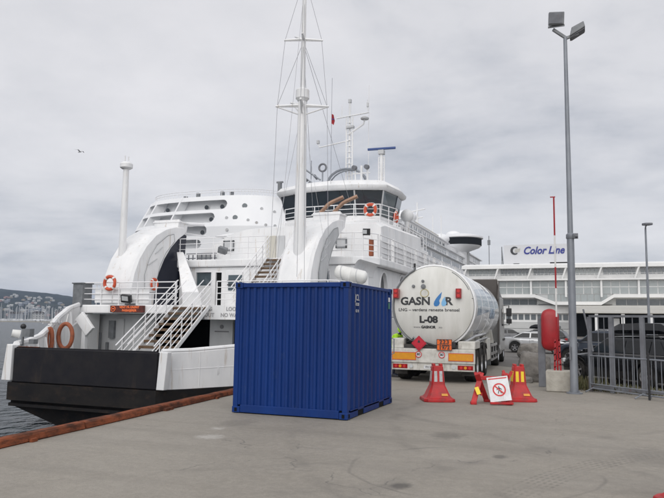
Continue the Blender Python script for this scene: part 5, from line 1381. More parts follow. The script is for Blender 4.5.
# tractor
for y in (10.0, 13.2):
    for s in (-1, 1): wheel(T, (s * 1.05, y, .52), .52, .36, .28, s)
b = MB(); b.prism([(11.2, .55), (13.9, .55), (13.95, 1.2), (13.75, 2.2), (13.3, 3.1), (11.2, 3.1)], -1.24, 1.24, 'X'); b.build('cab', M['cabsilver'], T, 0, bevel=.06)
b = MB(); b.loft([[(-1.2, 11.05, 2.9), (1.2, 11.05, 2.9), (1.2, 13.2, 3.12), (-1.2, 13.2, 3.12)], [(-1.15, 11.05, 3.92), (1.15, 11.05, 3.92), (1.0, 12.6, 3.75), (-1.0, 12.6, 3.75)]]); b.build('roof_deflector', M['cabdark'], T, 0, bevel=.05)
for s in (-1, 1):
    b = MB(); b.prism([(10.55, .9), (11.18, .9), (11.18, 3.85), (10.85, 3.6), (10.55, 3.0)], s * 1.2 - .02, s * 1.2 + .02, 'X'); b.build('side_deflector', M['cabdark'], T, 0)
    b = MB(); b.box(min(s * 1.235, s * 1.255), 12.1, 1.75, max(s * 1.235, s * 1.255), 13.1, 2.55); b.build('side_window', M['carglass'], T, 0)
    b = MB(); b.tube([(s * 1.25, 13.35, 2.75), (s * 1.5, 13.4, 2.75), (s * 1.5, 13.4, 1.8), (s * 1.25, 13.35, 1.8)], .025, 6); m_ = b.build('mirror', M['black'], T)
    for z, hh in ((2.42, .40), (1.98, .24)):
        b = MB(); b.obox((s * 1.50, 13.42, z), (.26, .12, hh)); b.build('mirror_housing', M['black'], m_, 0, bevel=.03)
    b = MB(); b.box(s * 1.05 - .22, 12.55, 1.04, s * 1.05 + .22, 13.9, 1.14); b.build('step', M['truckdark'], T, 0)
    b = MB(); b.cyl((s * .95, 10.9, .62), (s * .95, 12.4, .62), .3, None, 18); b.build('fuel_tank', M['chrome'], T)
b = MB(); b.box(-1.1, 13.6, 2.0, 1.1, 13.93, 2.8); b.build('windscreen', M['carglass'], T, 0)
b = MB(); b.tube([(.2, 10.7, 1.2), (.5, 10.5, 1.6), (.9, 10.6, 1.8), (1.0, 10.9, 1.9)], .035, 6); b.build('air_hose', M['signred'], T)
T.location = (-4.53, 20.33, 0); T.rotation_euler = (0, 0, R(2.7))

# ================================================================ SAFETY CONES, TRESTLE SIGN
def cone(label, refl, loc, rot):
    T = thing('safety_cone', label, 'traffic cone', (0, 0, 0), 'red square safety cones on the quay')
    def sq(h, z, r=.0): 
        k = h; c = h * .22
        return [(-k + c, -k, z), (k - c, -k, z), (k, -k + c, z), (k, k - c, z), (k - c, k, z), (-k + c, k, z), (-k, k - c, z), (-k, -k + c, z)]
    b = MB(); b.loft([sq(.365, 0), sq(.37, .02), sq(.36, .07), sq(.33, .085)]); b.build('base', M['red'], T, 30, bevel=.006)
    b = MB(); b.loft([sq(.315, .083), sq(.27, .13), sq(.165, .37), sq(.16, .40), sq(.125, .80), sq(.11, .815)]); b.build('body', M['red'], T, 30)
    for x in (-.085, .085):
        b = MB(); b.obox((x, 0, .84), (.06, .2, .06)); b.build('top_lug', M['red'], T, 0, bevel=.01)
    for a in range(4):
        for x in (-.062, .062):
            b = MB(); m3 = Matrix.Rotation(a * PI / 2, 3, 'Z')
            w = .036
            pts = [Vector((x - w, -.1535, .455)), Vector((x + w, -.1535, .455)), Vector((x + w * .95, -.1315, .70)), Vector((x - w * .95, -.1315, .70))]
            pts = [p + Vector((0, -.008, 0)) for p in pts]
            b.add([m3 @ p for p in pts] + [m3 @ (p + Vector((0, .012, 0))) for p in pts], [(0, 1, 2, 3), (7, 6, 5, 4), (0, 4, 5, 1), (1, 5, 6, 2), (2, 6, 7, 3), (3, 7, 4, 0)])
            b.build('reflector', M[refl], T, 0)
    b = MB(); b.add([(.05, -.282, .14), (.20, -.282, .14), (.19, -.258, .19), (.05, -.258, .19)], [(0, 1, 2, 3)]); b.build('sticker', M['orangeref'], T, 0)
    T.location = loc; T.rotation_euler = (0, 0, rot); return T
cone('red safety cone with dull white reflectors standing alone behind the tanker', 'whiteref', (-3.40, 15.80, 0), R(24))
cone('red safety cone with yellow reflectors right of the no-entry trestle', 'yellow', (-1.62, 16.75, 0), R(20))
cone('red safety cone whose corner shows at the bottom right of the picture', 'yellow', (1.02, 7.72, 0), R(23))
T = thing('trestle_sign', 'red folding trestle carrying a white no pedestrians sign', 'sign', (0, 0, 0))
for x, d in ((-.36, .28), (.24, .26)):
    for s in (-1, 1):
        ox = -s * .16 if x < 0 else .04
        b = MB(); b.bar((x + s * -.20 * (x < 0) * -1, s * d, 0.02), (x - .02 - s * .07 * (x < 0), -s * .10, .68), .085, .12, (1, 0, 0)); l_ = b.build('leg', M['red'], T, 0, bevel=.012)
        b = MB(); b.obox((x + s * .20 * (x < 0), s * d, .03), (.13, .16, .06)); b.build('foot', M['red'], l_, 0, bevel=.01)
    b = MB(); b.bar((x, -.2, .22), (x, .2, .22), .04, .06); b.build('brace', M['red'], T, 0)
b = MB(); b.obox((-.455, -.245, .30), (.09, .02, .18), (-.5, -.30, 0)); b.build('reflector', M['yellow'], T, 0)
b = MB(); b.bar((-.40, .02, .57), (.28, .02, .57), .06, .09); b.build('cross_bar', M['red'], T, 0, bevel=.01)
BR = Matrix.Rotation(R(-16), 3, 'X')
def bp_(x, y, z): return Vector((x + .0, -.20, .30)) + BR @ Vector((x * 0, y, z)) 
b = MB(); b.obox((.02, -.285, .355), (.48, .02, .56), (R(-16), R(-7), 0)); bd = b.build('sign_board', M['signwhite'], T, 0, bevel=.004)
def brd(x, z, o): v = Euler((R(-16), R(-7), 0)).to_matrix() @ Vector((x, -.0105 - o, z)); return v + Vector((.02, -.285, .355))
b = MB(); N = 32
b.loft([[brd(r * math.cos(2 * PI * i / N), -.02 + r * math.sin(2 * PI * i / N), .003) for i in range(N)] for r in (.150, .118)], caps=False); b.build('red_ring', M['signred'], bd, 0)
b = MB(); b.add([brd(-.10, .065, .0045), brd(-.075, .085, .0045), brd(.10, -.105, .0045), brd(.075, -.125, .0045)], [(0, 1, 2, 3)]); b.build('red_slash', M['signred'], bd, 0)
b = MB()
for q0 in (((-.012, .06), (.012, .06), (.012, .035), (-.012, .035)), ((-.02, .03), (.02, .03), (.02, -.035), (-.02, -.035)), ((-.02, -.035), (0, -.035), (-.03, -.105), (-.045, -.1)), ((0, -.035), (.02, -.035), (.045, -.1), (.03, -.105)), ((-.02, .025), (-.02, .0), (-.06, -.03), (-.06, -.01)), ((.02, .025), (.06, -.01), (.06, -.03), (.02, .0))):
    b.add([brd(x, z, .0038) for x, z in q0], [(0, 1, 2, 3)])
b.build('walking_figure', M['ink'], bd, 0)
b = MB(); b.add([brd(-.21, .225, .003), brd(.21, .225, .003), brd(.21, .25, .003), brd(-.21, .25, .003)], [(0, 1, 2, 3)]); b.build('red_line', M['signred'], bd, 0)
b = MB(); b.obox((.06, -.37, .045), (.52, .07, .05)); b.build('sign_shelf', M['red'], T, 0, bevel=.01)
for x in (.30,):
    b = MB(); b.bar((x, .1, .52), (x - .10, .16, .74), .06, .07, (0, 1, 0)); b.bar((x - .02, .1, .52), (x + .10, .14, .72), .06, .07, (0, 1, 0)); b.build('folding_handle', M['red'], T, 0)
    b = MB(); b.bar((-.40, .06, .55), (-.46, .08, .70), .06, .07, (0, 1, 0)); b.bar((-.38, .06, .55), (-.30, .08, .68), .06, .07, (0, 1, 0)); b.build('folding_handle', M['red'], T, 0)
T.location = (-2.05, 15.92, 0); T.rotation_euler = (0, 0, R(18))
# ================================================================ FLOODLIGHT POLE AND POSTS
T = thing('floodlight_pole', 'tall grey steel pole with two floodlights by the fence corner', 'light pole', (-.40, 19.15, 0))
b = MB(); b.tube([(-.40, 19.15, .03), (-.40, 19.15, 4.25)], [.105, .095], 20); b.build('lower_pole', M['galv'], T, 40)
b = MB(); b.tube([(-.40, 19.15, 4.25), (-.40, 19.15, 9.98)], [.075, .050], 18); b.build('upper_pole', M['galv'], T, 40)
b = MB(); b.lathe([(.105, 4.18), (.118, 4.2), (.115, 4.3), (.075, 4.34)], (-.40, 19.15, 0), 20); b.build('pole_collar', M['galv'], T)
b = MB(); b.lathe([(0, 0), (.21, 0), (.21, .03), (.13, .035), (0, .035)], (-.40, 19.15, .002), 20); b.build('base_plate', M['galv'], T)
b = MB()
for k in range(4): b.cyl((-.40 + .17 * math.cos(PI / 4 + k * PI / 2), 19.15 + .17 * math.sin(PI / 4 + k * PI / 2), .03), (-.40 + .17 * math.cos(PI / 4 + k * PI / 2), 19.15 + .17 * math.sin(PI / 4 + k * PI / 2), .07), .02, None, 6)
o = b.build('anchor_bolts', M['galv'], T); o['kind'] = 'stuff'
b = MB(); b.bar((-.48, 19.05, .9), (-.48, 19.05, 1.25), .08, .03); b.build('access_hatch', M['galv_dark'], T, 0)
b = MB(); b.bar((-.72, 19.10, 10.220), (-.38, 19.15, 9.940), .09, .07); b.bar((-.42, 19.15, 9.920), (-.05, 19.25, 10.060), .09, .07); b.build('cross_arm', M['grey'], T, 0)
b = MB(); b.obox((-.62, 18.95, 10.460), (.42, .14, .36), (.15, .03, .2)); h_ = b.build('floodlight', M['grey'], T, 0, bevel=.02)
b = MB(); b.obox((-.625, 18.87, 10.450), (.36, .02, .30), (.15, .03, .2)); b.build('lens', M['galv_dark'], h_, 0)
b = MB(); b.bar((-.85, 19.0, 10.260), (-.40, 19.0, 10.260), .03, .05); b.build('bracket', M['grey'], h_, 0)
b = MB(); b.loft([[(-.28, 19.1, 9.960), (.14, 19.1, 10.190), (.14, 19.5, 10.190), (-.28, 19.5, 9.960)], [(-.22, 19.1, 10.220), (.10, 19.1, 10.360), (.10, 19.5, 10.360), (-.22, 19.5, 10.220)]]); h_ = b.build('floodlight', M['grey'], T, 0, bevel=.02)
b = MB(); b.loft([[(-.24, 19.14, 9.955), (.12, 19.14, 10.150), (.12, 19.46, 10.150), (-.24, 19.46, 9.955)], [(-.24, 19.14, 9.980), (.12, 19.14, 10.180), (.12, 19.46, 10.180), (-.24, 19.46, 9.980)]]); b.build('lens', M['galv_dark'], h_, 0)
b = MB(); b.obox((-.26, 19.1, 4.25), (.12, .1, .14)); b.cyl((-.34, 19.13, 4.22), (-.26, 19.1, 4.2), .02, None, 6); b.obox((-.24, 19.0, 4.25), (.07, .12, .07)); b.build('sensor', M['galv_dark'], T, 0)

# concrete block with striped pole
b = MB(); b.box(-1.14, 19.36, 0, -.44, 19.98, .57)
o = b.single('concrete_block', M['conc'], 'pale square concrete block at the foot of the tall pole', 'concrete block'); bv = o.modifiers.new('bevel', 'BEVEL'); bv.width = .03; bv.segments = 2
T = thing('marker_pole', 'thin red and white banded pole standing in the concrete block', 'pole', (-.83, 19.62, .57))
zz_ = .57; cols = [('redbox', 2.0), ('whiteref', 2.75), ('redbox', 3.40), ('white', 4.05), ('redbox', 4.68), ('white', 5.38)]
cols = [('redbox', 2.05), ('white', 2.85), ('redbox', 3.45), ('white', 4.35), ('redbox', 5.45)]
for mm, z1 in cols:
    b = MB(); b.cyl((-.83, 19.62, zz_), (-.83, 19.62, z1), .024, None, 10); b.build('band', M[mm], T); zz_ = z1
b = MB(); b.obox((-.86, 19.62, 5.46), (.14, .03, .03)); b.build('tip', M['redbox'], T, 0)
for s in (-1, 1): b = MB(); b.bar((-.83 + s * .08, 19.62, .57), (-.83 + s * .05, 19.62, 1.42), .03, .05); b.build('base_strut', M['redbox'], T, 0)
for k in range(5): b = MB(); b.bar((-.92, 19.62, .65 + .17 * k), (-.74, 19.62, .74 + .17 * k), .03, .03); b.build('lattice_bar', M['redbox'], T, 0)
# lifebuoy cabinet
T = thing('lifebuoy_cabinet', 'rounded red lifebuoy cabinet on a grey post by the concrete block', 'lifebuoy cabinet', (-1.12, 20.75, 0))
b = MB(); rr = []
for y, k in ((20.42, .72), (20.45, .9), (20.52, 1.0), (20.66, 1.0), (20.70, .96)):
    hw_, r_ = .24 * k, .24 * k; r = []
    for i in range(24):
        a = 2 * PI * i / 24; s = math.sin(a); r.append((-1.06 + hw_ * math.copysign(abs(math.cos(a)) ** .75, math.cos(a)), y, 1.68 + (r_ * math.copysign(abs(s) ** .8, s)) + (.36 * k if s > 1e-6 else -.36 * k if s < -1e-6 else 0)))
    rr.append(r)
b.loft(rr); b.build('shell', M['redbox'], T, 50)
b = MB(); b.tube([(-1.06 + .245 * math.cos(a), 20.60, 1.68 + .245 * math.sin(a) + (.36 if math.sin(a) > 0 else -.36)) for a in [R(5 + 10 * i) for i in range(36)]], .012, 5, True); b.build('shell_seam', M['redbox'], T)
b = MB(); b.box(-1.42, 20.72, 0, -1.22, 20.84, 2.02); b.build('post', M['galv_dark'], T, 0, bevel=.01)
b = MB(); b.box(-1.3, 20.705, 1.3, -.9, 20.74, 1.4); b.box(-1.3, 20.705, 1.9, -.9, 20.74, 2.0); b.build('bracket', M['galv_dark'], T, 0)
# rough concrete lumps
def lump(c, s, seed, label, rot=0.0):
    me = bmesh.new(); bmesh.ops.create_icosphere(me, subdivisions=4, radius=1)
    vs = []
    for v in me.verts:
        p = v.co.copy(); q = Vector([math.copysign(abs(t) ** .62, t) for t in p]); q *= 1 + .16 * mnoise.fractal(q * 1.3 + Vector((seed, 0, 0)), .8, 2.1, 5)
        q = Vector((q.x * s[0], q.y * s[1], (q.z + .95) * s[2])); q = Matrix.Rotation(rot, 3, 'Y') @ q
        v.co = q
    b = MB(); b.add([v.co + Vector(c) for v in me.verts], [tuple(v.index for v in f.verts) for f in me.faces]); me.free()
    b.single('concrete_lump', M['rock'], label, 'concrete lump')
lump((-1.75, 22.6, -.03), (.50, .40, .50), 2.0, 'big rough concrete lump behind the lifebuoy cabinet', .10)
lump((-3.05, 38.2, -.03), (.60, .5, .42), 5.0, 'smaller rough concrete lump in front of the silver car', -.05)
lump((-1.95, 22.0, -.05), (.26, .24, .12), 8.0, 'low dark rubble piece beside the big concrete lump')

# ---------------------------------------------------------------- gate and barrier
T = thing('sliding_gate', 'tall weathered grey steel gate frame at the car park entrance', 'gate', (.6, 19.6, 0))
A, B = Vector((.02, 20.05, 0)), Vector((3.1, 18.55, 0)); d = (B - A).normalized()
for s, w in ((0.0, .10), (.62, .15), (1.45, .14), (2.5, .14), (3.38, .14)):
    p = A + d * s; b = MB(); b.bar(p + Vector((0, 0, .0)), p + Vector((0, 0, 2.06)), w, .10, d); b.build('gate_post', M['galv_dark'], T, 0, bevel=.008)
for z, h in ((2.08, .06), (.12, .09), (1.25, .04)):
    if z == 1.25: continue
    b = MB(); b.bar(A + Vector((0, 0, z)), B + Vector((0, 0, z)), .06, h); b.build('gate_rail', M['galv_dark'], T, 0)
for s in (.25, .42, .95, 1.2, 1.75, 2.05): 
    p = A + d * s; b = MB(); b.cyl(p + Vector((0, 0, .1)), p + Vector((0, 0, 2.06)), .014, None, 6); b.build('gate_bar', M['galv_dark'], T)
b = MB(); b.bar(A + Vector((-.15, .0, 2.28)), A + Vector((.08, 0, 1.1)), .05, .05); b.build('leaning_brace', M['galv_dark'], T, 0)
b = MB(); b.bar(A + Vector((-.02, -.03, .15)), A + Vector((-.02, -.03, 1.7)), .04, .04); b.build('inner_stile', M['galv_dark'], T, 0)
T = thing('crowd_barrier', 'low grey pedestrian barrier of thin bars in front of the gate', 'barrier', (.8, 19.2, 0))
A, B = Vector((.03, 19.80, 0)), Vector((1.72, 18.0, 0))
A, B = Vector((.0, 19.95, 0)), Vector((2.25, 17.55, 0)); d = (B - A).normalized(); L = (B - A).length
b = MB(); b.tube([A + Vector((0, 0, .10)), A + Vector((0, 0, .94)), A + d * .05 + Vector((0, 0, .99)), B - d * .05 + Vector((0, 0, .99)), B + Vector((0, 0, .94)), B + Vector((0, 0, .10))], .021, 8); b.build('frame', M['galv'], T)
b = MB(); b.cyl(A + Vector((0, 0, .22)), B + Vector((0, 0, .22)), .017, None, 8); b.build('lower_rail', M['galv'], T)
b = MB(); b.cyl(A + Vector((0, 0, .10)), B + Vector((0, 0, .10)), .02, None, 8); b.build('bottom_rail', M['galv'], T)
bm_ = MB(); bm_.cyl((0, 0, .22), (0, 0, .98), .009, None, 6); bmesh_bar = bm_.mesh('bar', M['galv'])
n = 22
for i in range(1, n):
    o = bpy.data.objects.new('bar', bmesh_bar); COL.objects.link(o); o.parent = T; o.location = A + d * (L * i / n) - ORG['crowd_barrier']
pp = Vector((-d.y, d.x, 0))
for s in (.12, L - .3, L * .55):
    p = A + d * s; b = MB(); b.tube([p + pp * .28 + Vector((0, 0, .02)), p + Vector((0, 0, .12)), p - pp * .28 + Vector((0, 0, .02))], .018, 7); b.build('foot', M['galv'], T)
b = MB(); b.cyl((1.36, 18.35, 0), (1.36, 18.35, 1.16), .028, None, 8); b.single('steel_stake', M['black'], 'thin dark steel stake standing against the pedestrian barrier', 'post')
T = thing('street_lamp', 'slim distant street lamp rising behind the gate at the right', 'street lamp', (3.2, 41.5, 0))
b = MB(); b.tube([(3.2, 41.5, 0), (3.2, 41.5, 7.4)], [.085, .05], 10); b.build('pole', M['galv'], T)
b = MB(); b.tube([(3.2, 41.5, 7.35), (3.2, 41.35, 7.5), (3.24, 41.0, 7.55)], .04, 8); b.build('arm', M['galv'], T)
b = MB(); b.obox((3.25, 40.85, 7.56), (.42, .55, .14), (.08, 0, .3)); b.build('lamp_head', M['galv_dark'], T, 0, bevel=.04)

# ---------------------------------------------------------------- weeds at the foot of the fence
b = MB(); rnd = random.Random(3)
for _ in range(1100):
    s = rnd.random(); cx, cy = rnd.choice([(-.25, 20.4), (.1, 20.5), (.4, 20.3), (.8, 20.1), (1.4, 19.8), (-.1, 20.9), (1.0, 20.6), (2, 19.9)]); x = rnd.gauss(cx, .22); y = rnd.gauss(cy, .18); h = rnd.uniform(.06, .30) * (1.4 if cx < .3 else .8)
    a = rnd.uniform(0, 6.28); l = rnd.uniform(.01, .15); w = rnd.uniform(.006, .018)
    p = Vector((x, y, 0)); t_ = p + Vector((math.cos(a) * l, math.sin(a) * l, h)); m_ = p.lerp(t_, .5) + Vector((0, 0, h * .12)); e = Vector((-math.sin(a), math.cos(a), 0)) * w
    b.add([p - e * .5, p + e * .5, m_ + e, t_, m_ - e], [(0, 1, 2, 3, 4)])
b.single('weeds', M['grass'], 'green weeds growing at the foot of the gate', 'weeds', kind='stuff', smooth=0)

# ================================================================ CARS
def car(label, paint, L, W, H, kind, loc, heading, box=False, rails=False, group='parked cars behind the fence', screen='carglass'):
    """x forward, y left, z up, origin under the middle; heading = direction of the nose"""
    T = thing('parked_car', label, 'car', (0, 0, 0), group)
    wb = L * .59; xf, xr = wb / 2 + .02, -wb / 2 + .02; wr = .335 if kind != 'suv' else .37
    hb = .94 if kind != 'suv' else 1.08     # belt line
    hood = hb - .10
    def belt(x): return interp(x, [-L / 2, -L / 2 + .12, -L * .30, L * .17, L * .34, L / 2 - .12, L / 2], [hb - .16, hb + .02, hb + .03, hb, hood + .02, hood - .16, hood - .34])
    def half(x): return W / 2 * interp(abs(x) / (L / 2), [0, .6, .85, .95, 1.0], [1, 1, .94, .84, .66])
    xs = sorted(set([-L / 2, -L / 2 + .05, -L / 2 + .14, L / 2 - .14, L / 2 - .05, L / 2] + [lerp(-L / 2 + .2, L / 2 - .2, i / 16) for i in range(17)] + [c + (wr + .075) * math.cos(PI * k / 10) for c in (xf, xr) for k in range(11)]))
    rings = []
    for x in xs:
        zl = .20 if abs(x) < L / 2 - .1 else .34
        for c in (xf, xr):
            if abs(x - c) < wr + .075: zl = max(zl, wr + math.sqrt(max(0, (wr + .075) ** 2 - (x - c) ** 2)))
        zb = belt(x); h = half(x); zl = min(zl, zb - .12)
        sec = [(h * .93, zl), (h * .99, lerp(zl, zb, .18)), (h, lerp(zl, zb, .45)), (h * .985, lerp(zl, zb, .75)), (h * .95, zb - .035), (h * .86, zb + .01), (h * .45, zb + .035)]
        r = [(x, y, z) for y, z in sec] + [(x, -y, z) for y, z in sec[::-1]]
        rings.append(r)
    b = MB(); b.loft(rings); body = b.build('body', M[paint], T, 50)
    b = MB(); b.box(-L / 2 + .3, -W / 2 + .14, .22, L / 2 - .3, W / 2 - .14, hb - .1); b.build('underbody', M['black'], T, 0)
    # cabin
    if kind == 'sedan': xa, xb_, xc, xd = L * .20, L * .055, -L * .20, -L * .36
    elif kind == 'wagon': xa, xb_, xc, xd = L * .22, L * .075, -L * .40, -L * .475
    else: xa, xb_, xc, xd = L * .22, L * .09, -L * .41, -L * .475
    yb, yt = W / 2 * .90, W / 2 * .70; zt = H - .04
    def P_(x, s, z, k=1.0):
        f = (z - hb) / (zt - hb); return Vector((x, s * lerp(yb, yt, f) * k, z))
    cab = []
    for s in (1, -1):
        cab.append([P_(xa, s, hb - .02), P_(xb_, s, zt - .03), P_(xb_ - .3, s, zt), P_(xc + .2, s, zt), P_(xc, s, zt - .06), P_(xd, s, hb)])
    b = MB(); n = 6; vs = cab[0] + cab[1]; b.add(vs, [tuple(range(6)), tuple(range(11, 5, -1))] + [(i, i + 6, (i + 1) % 6 + 6, (i + 1) % 6) for i in range(6)])
    cb = b.build('cabin', M[paint], T, 0, bevel=.035)
    # roof skin crowned
    b = MB(); rr = []
    for x, dz, k in ((xb_ + .02, -.02, .97), (xb_ - .25, .02, 1.0), ((xb_ + xc) / 2, .04, 1.0), (xc + .25, .02, 1.0), (xc + .02, -.04, .96)):
        rr.append([(x, yt * k * math.sin(t_), zt + dz + .02 * math.cos(t_ * 1.2) - .012) for t_ in [lerp(-PI / 2, PI / 2, i / 8) for i in range(9)]] + [(x, -yt * k * .9, zt - .05), (x, yt * k * .9, zt - .05)][::-1][::-1])
    b.loft(rr); b.build('roof', M[paint], T, 40)
    def glass(name, pts, par, m='carglass', o=.018):
        c = sum(pts, Vector()) / len(pts); nrm = (pts[1] - pts[0]).cross(pts[2] - pts[1]).normalized()
        if nrm.dot(c - Vector((0, 0, hb))) < 0: nrm = -nrm
        n = len(pts); b = MB(); b.add([p + nrm * o for p in pts] + [p - nrm * .01 for p in pts], [tuple(range(n)), tuple(range(2 * n - 1, n - 1, -1))] + [(i, (i + 1) % n, (i + 1) % n + n, i + n) for i in range(n)])
        return b.build(name, M[m], par, 0)
    def mixp(a, b_, t_): return a.lerp(b_, t_)
    # windscreen and rear window
    A1, A2, B1, B2 = P_(xa, 1, hb), P_(xa, -1, hb), P_(xb_, 1, zt - .03), P_(xb_, -1, zt - .03)
    glass('windscreen', [mixp(A1, B1, .10).lerp(A2, .07), mixp(A2, B2, .10).lerp(A1, .07), mixp(A2, B2, .92).lerp(B1, .06), mixp(A1, B1, .92).lerp(B2, .06)], T, screen)
    A1, A2, B1, B2 = P_(xd, 1, hb), P_(xd, -1, hb), P_(xc, 1, zt - .06), P_(xc, -1, zt - .06)
    glass('rear_window', [mixp(A1, B1, .16).lerp(A2, .08), mixp(A2, B2, .16).lerp(A1, .08), mixp(A2, B2, .86).lerp(B1, .08), mixp(A1, B1, .86).lerp(B2, .08)], T)
    ztop_, zbot = zt - .09, hb + .05
    def xfr(z): return lerp(xa, xb_, (z - hb) / (zt - .03 - hb)) - .10
    def xrr(z): return lerp(xd, xc, (z - hb) / (zt - .06 - hb)) + .14
    mid = (xa + xd) / 2 + .06
    cuts = [(xfr, lambda z: mid + .05), (lambda z: mid - .05, (lambda z: xd + (xa - xd) * .24) if kind != 'sedan' else xrr)]
    if kind != 'sedan': cuts.append((lambda z: xd + (xa - xd) * .24 - .09, xrr))
    for s in (1, -1):
        for f, r_ in cuts:
            glass('side_window', [P_(f(zbot), s, zbot), P_(r_(zbot), s, zbot), P_(r_(ztop_), s, ztop_), P_(f(ztop_), s, ztop_)], T)
        b = MB(); b.bar((xa - .1, s * W / 2 * .955, hb + .0), (xd + .1, s * W / 2 * .955, hb + .03), .012, .025); b.build('window_trim', M['chrome'], T, 0)
        for x in (mid, xa - .25): b = MB(); b.obox((x - .55 if x == mid else x - .75, s * W / 2 * .985, hb - .14), (.17, .03, .03)); b.build('door_handle', M[paint], T, 0)
        for x in (mid, xa - .05, xd + (xa - xd) * .17): b = MB(); b.bar((x, s * (W / 2 * .992), .30), (x, s * (W / 2 * .985), hb - .08), .012, .012); b.build('door_gap', M['black'], T, 0)
        b = MB(); b.obox((xa - .18, s * (W / 2 + .08), hb + .07), (.16, .2, .13)); b.build('mirror', M[paint], T, 0, bevel=.03)
        b = MB(); b.obox((L / 2 - .17, s * W / 2 * .70, hood - .22), (.26, .34, .14), (0, .1, -s * .45)); b.build('headlight', M['lens'], T, 0, bevel=.03)
        b = MB(); b.obox((-L / 2 + .13, s * W / 2 * .76, hb - .16), (.2, .28, .18), (0, 0, s * .4)); b.build('tail_light', M['lampred'], T, 0, bevel=.03)
        for x in (xf, xr):
            # wheels: axle along y -> build along x then swap
            c = Vector((x, s * (W / 2 - .12), wr)); q = MB(); q.lathe([(wr * .62, -.1), (wr * .94, -.105), (wr, -.07), (wr, .07), (wr * .94, .105), (wr * .62, .1)], c, 24, 'Y'); w_ = q.build('wheel', M['rubber'], T, 40)
            q = MB(); q.lathe([(wr * .56, s * .06), (wr * .60, s * .1), (wr * .66, s * .1), (wr * .64, -s * .1)], c, 24, 'Y')
            for k in range(5):
                a = 2 * PI * k / 5 + .3; q.bar(c + Vector((math.cos(a) * wr * .08, s * .075, math.sin(a) * wr * .08)), c + Vector((math.cos(a) * wr * .60, s * .09, math.sin(a) * wr * .60)), wr * .17, .02, (0, 1, 0))
            q.build('rim', M['rim'], w_, 40)
            q = MB(); q.lathe([(0, s * .02), (wr * .62, s * .02)], c, 18, 'Y'); q.build('brake_disc', M['black'], w_, 0)
    b = MB(); b.box(L / 2 - .06, -W * .22, hood - .36, L / 2 + .015, W * .22, hood - .2); b.build('grille', M['black'], T, 0)
    b = MB(); b.box(L / 2 - .02, -.26, .42, L / 2 + .03, .26, .52); b.build('number_plate', M['signwhite'], T, 0)
    if box or rails:
        for s in (1, -1): b = MB(); b.tube([(xb_ - .15, s * yt * .93, zt + .0), (xb_ - .3, s * yt * .93, zt + .07), (xc + .3, s * yt * .93, zt + .07), (xc + .15, s * yt * .93, zt)], .018, 6); b.build('roof_rail', M['black'] if box else M['chrome'], T)
    if box:
        b = MB(); rr = []
        x0, x1 = xb_ + .25, xc + .25
        for t_, k, h in ((0, .55, .25), (.06, .8, .6), (.2, .95, .9), (.6, 1, 1), (.92, 1, .95), (1, .85, .6)):
            x = lerp(x0, x1, t_); w = .40 * k; z0 = zt + .12
            rr.append([(x, -w * .85, z0), (x, w * .85, z0), (x, w, z0 + .12 * h), (x, w * .8, z0 + .34 * h), (x, -w * .8, z0 + .34 * h), (x, -w, z0 + .12 * h)])
        b.loft(rr); b.build('roof_box', M['carblack'], T, 40)
        for x in (xb_ - .35, xc + .6): b = MB(); b.bar((x, -yt, zt + .09), (x, yt, zt + .09), .05, .03); b.build('roof_bar', M['black'], T, 0)
    T.location = (*loc, 0); T.rotation_euler = (0, 0, math.atan2(heading[1], heading[0])); return T
car('black estate car with black roof box right behind the gate', 'carblack', 4.85, 1.85, 1.50, 'wagon', (1.25, 23.3), (-.66, .75), True, screen='carscreen')
car('black saloon parked just left of the estate with the roof box', 'carblack', 4.6, 1.8, 1.45, 'sedan', (1.36, 27.4), (-.66, .75), False, screen='carscreen')
car('dark blue grey off-road car with chrome roof rails behind the tall pole', 'carblue', 4.5, 1.85, 1.62, 'suv', (.75, 32.2), (-.90, .40), False, True, screen='carscreen')
car('silver saloon parked on the open ground beyond the concrete lumps', 'carsilver', 4.4, 1.74, 1.40, 'sedan', (-3.1, 45.4), (.97, -.20), False, group='parked cars on the open ground')
car('black estate car with long roof box behind the silver saloon', 'carblack', 4.7, 1.82, 1.46, 'wagon', (-3.6, 53), (-.95, .2), True, group='parked cars on the open ground')
car('tall black off-road car behind the estate, at the right picture edge', 'carblack', 4.7, 1.9, 1.72, 'suv', (4.9, 31.0), (-.93, .35), False, True)
car('white hatchback seen between the pole and the gate far behind', 'carwhite', 4.1, 1.74, 1.46, 'wagon', (1.6, 60), (-.95, .1), group='parked cars on the open ground')
car('dark grey saloon just beyond the cab of the tanker', 'cargrey', 4.4, 1.76, 1.42, 'sedan', (-7.2, 66), (.9, .3), group='parked cars on the open ground')
car('dark grey estate in the far row below the louvred canopy', 'cargrey', 4.6, 1.8, 1.47, 'wagon', (5.2, 66), (-.95, .1), group='parked cars on the open ground')
car('black saloon in the far row at the right end', 'carblack', 4.5, 1.8, 1.43, 'sedan', (10.5, 58), (-.95, .1), group='parked cars on the open ground')

# ================================================================ TERMINAL BUILDING
FY = 115.0
B_ = thing('terminal_building', 'long white ferry terminal with glazed upper storeys and slanting ribs', 'building', (5, FY, 0))
XA, XB = -20.3, 46.0
bays = [-19.6, -14.2, -8.8, -3.3, 2.1, 7.6, 13.1, 18.6, 24.1, 29.6, 35.1, 40.6, 46.0]
b = MB(); b.loft([[(XA, FY - .6, 11.2), (XB, FY - .6, 11.2), (XB, FY + 24, 11.9), (XA, FY + 24, 11.9)], [(XA + .1, FY - .55, 11.75), (XB, FY - .55, 11.75), (XB, FY + 24, 12.3), (XA + .1, FY + 24, 12.3)], [(XA + .5, FY + .1, 12.0), (XB, FY + .1, 12.0), (XB, FY + 24, 12.4), (XA + .3, FY + 24, 12.4)]]); b.build('roof', M['wall_far'], B_, 0)
b = MB(); b.box(XA + .6, FY + .9, 9.9, XB, FY + 23.5, 11.55); b.build('top_storey', M['wall_far'], B_, 0)
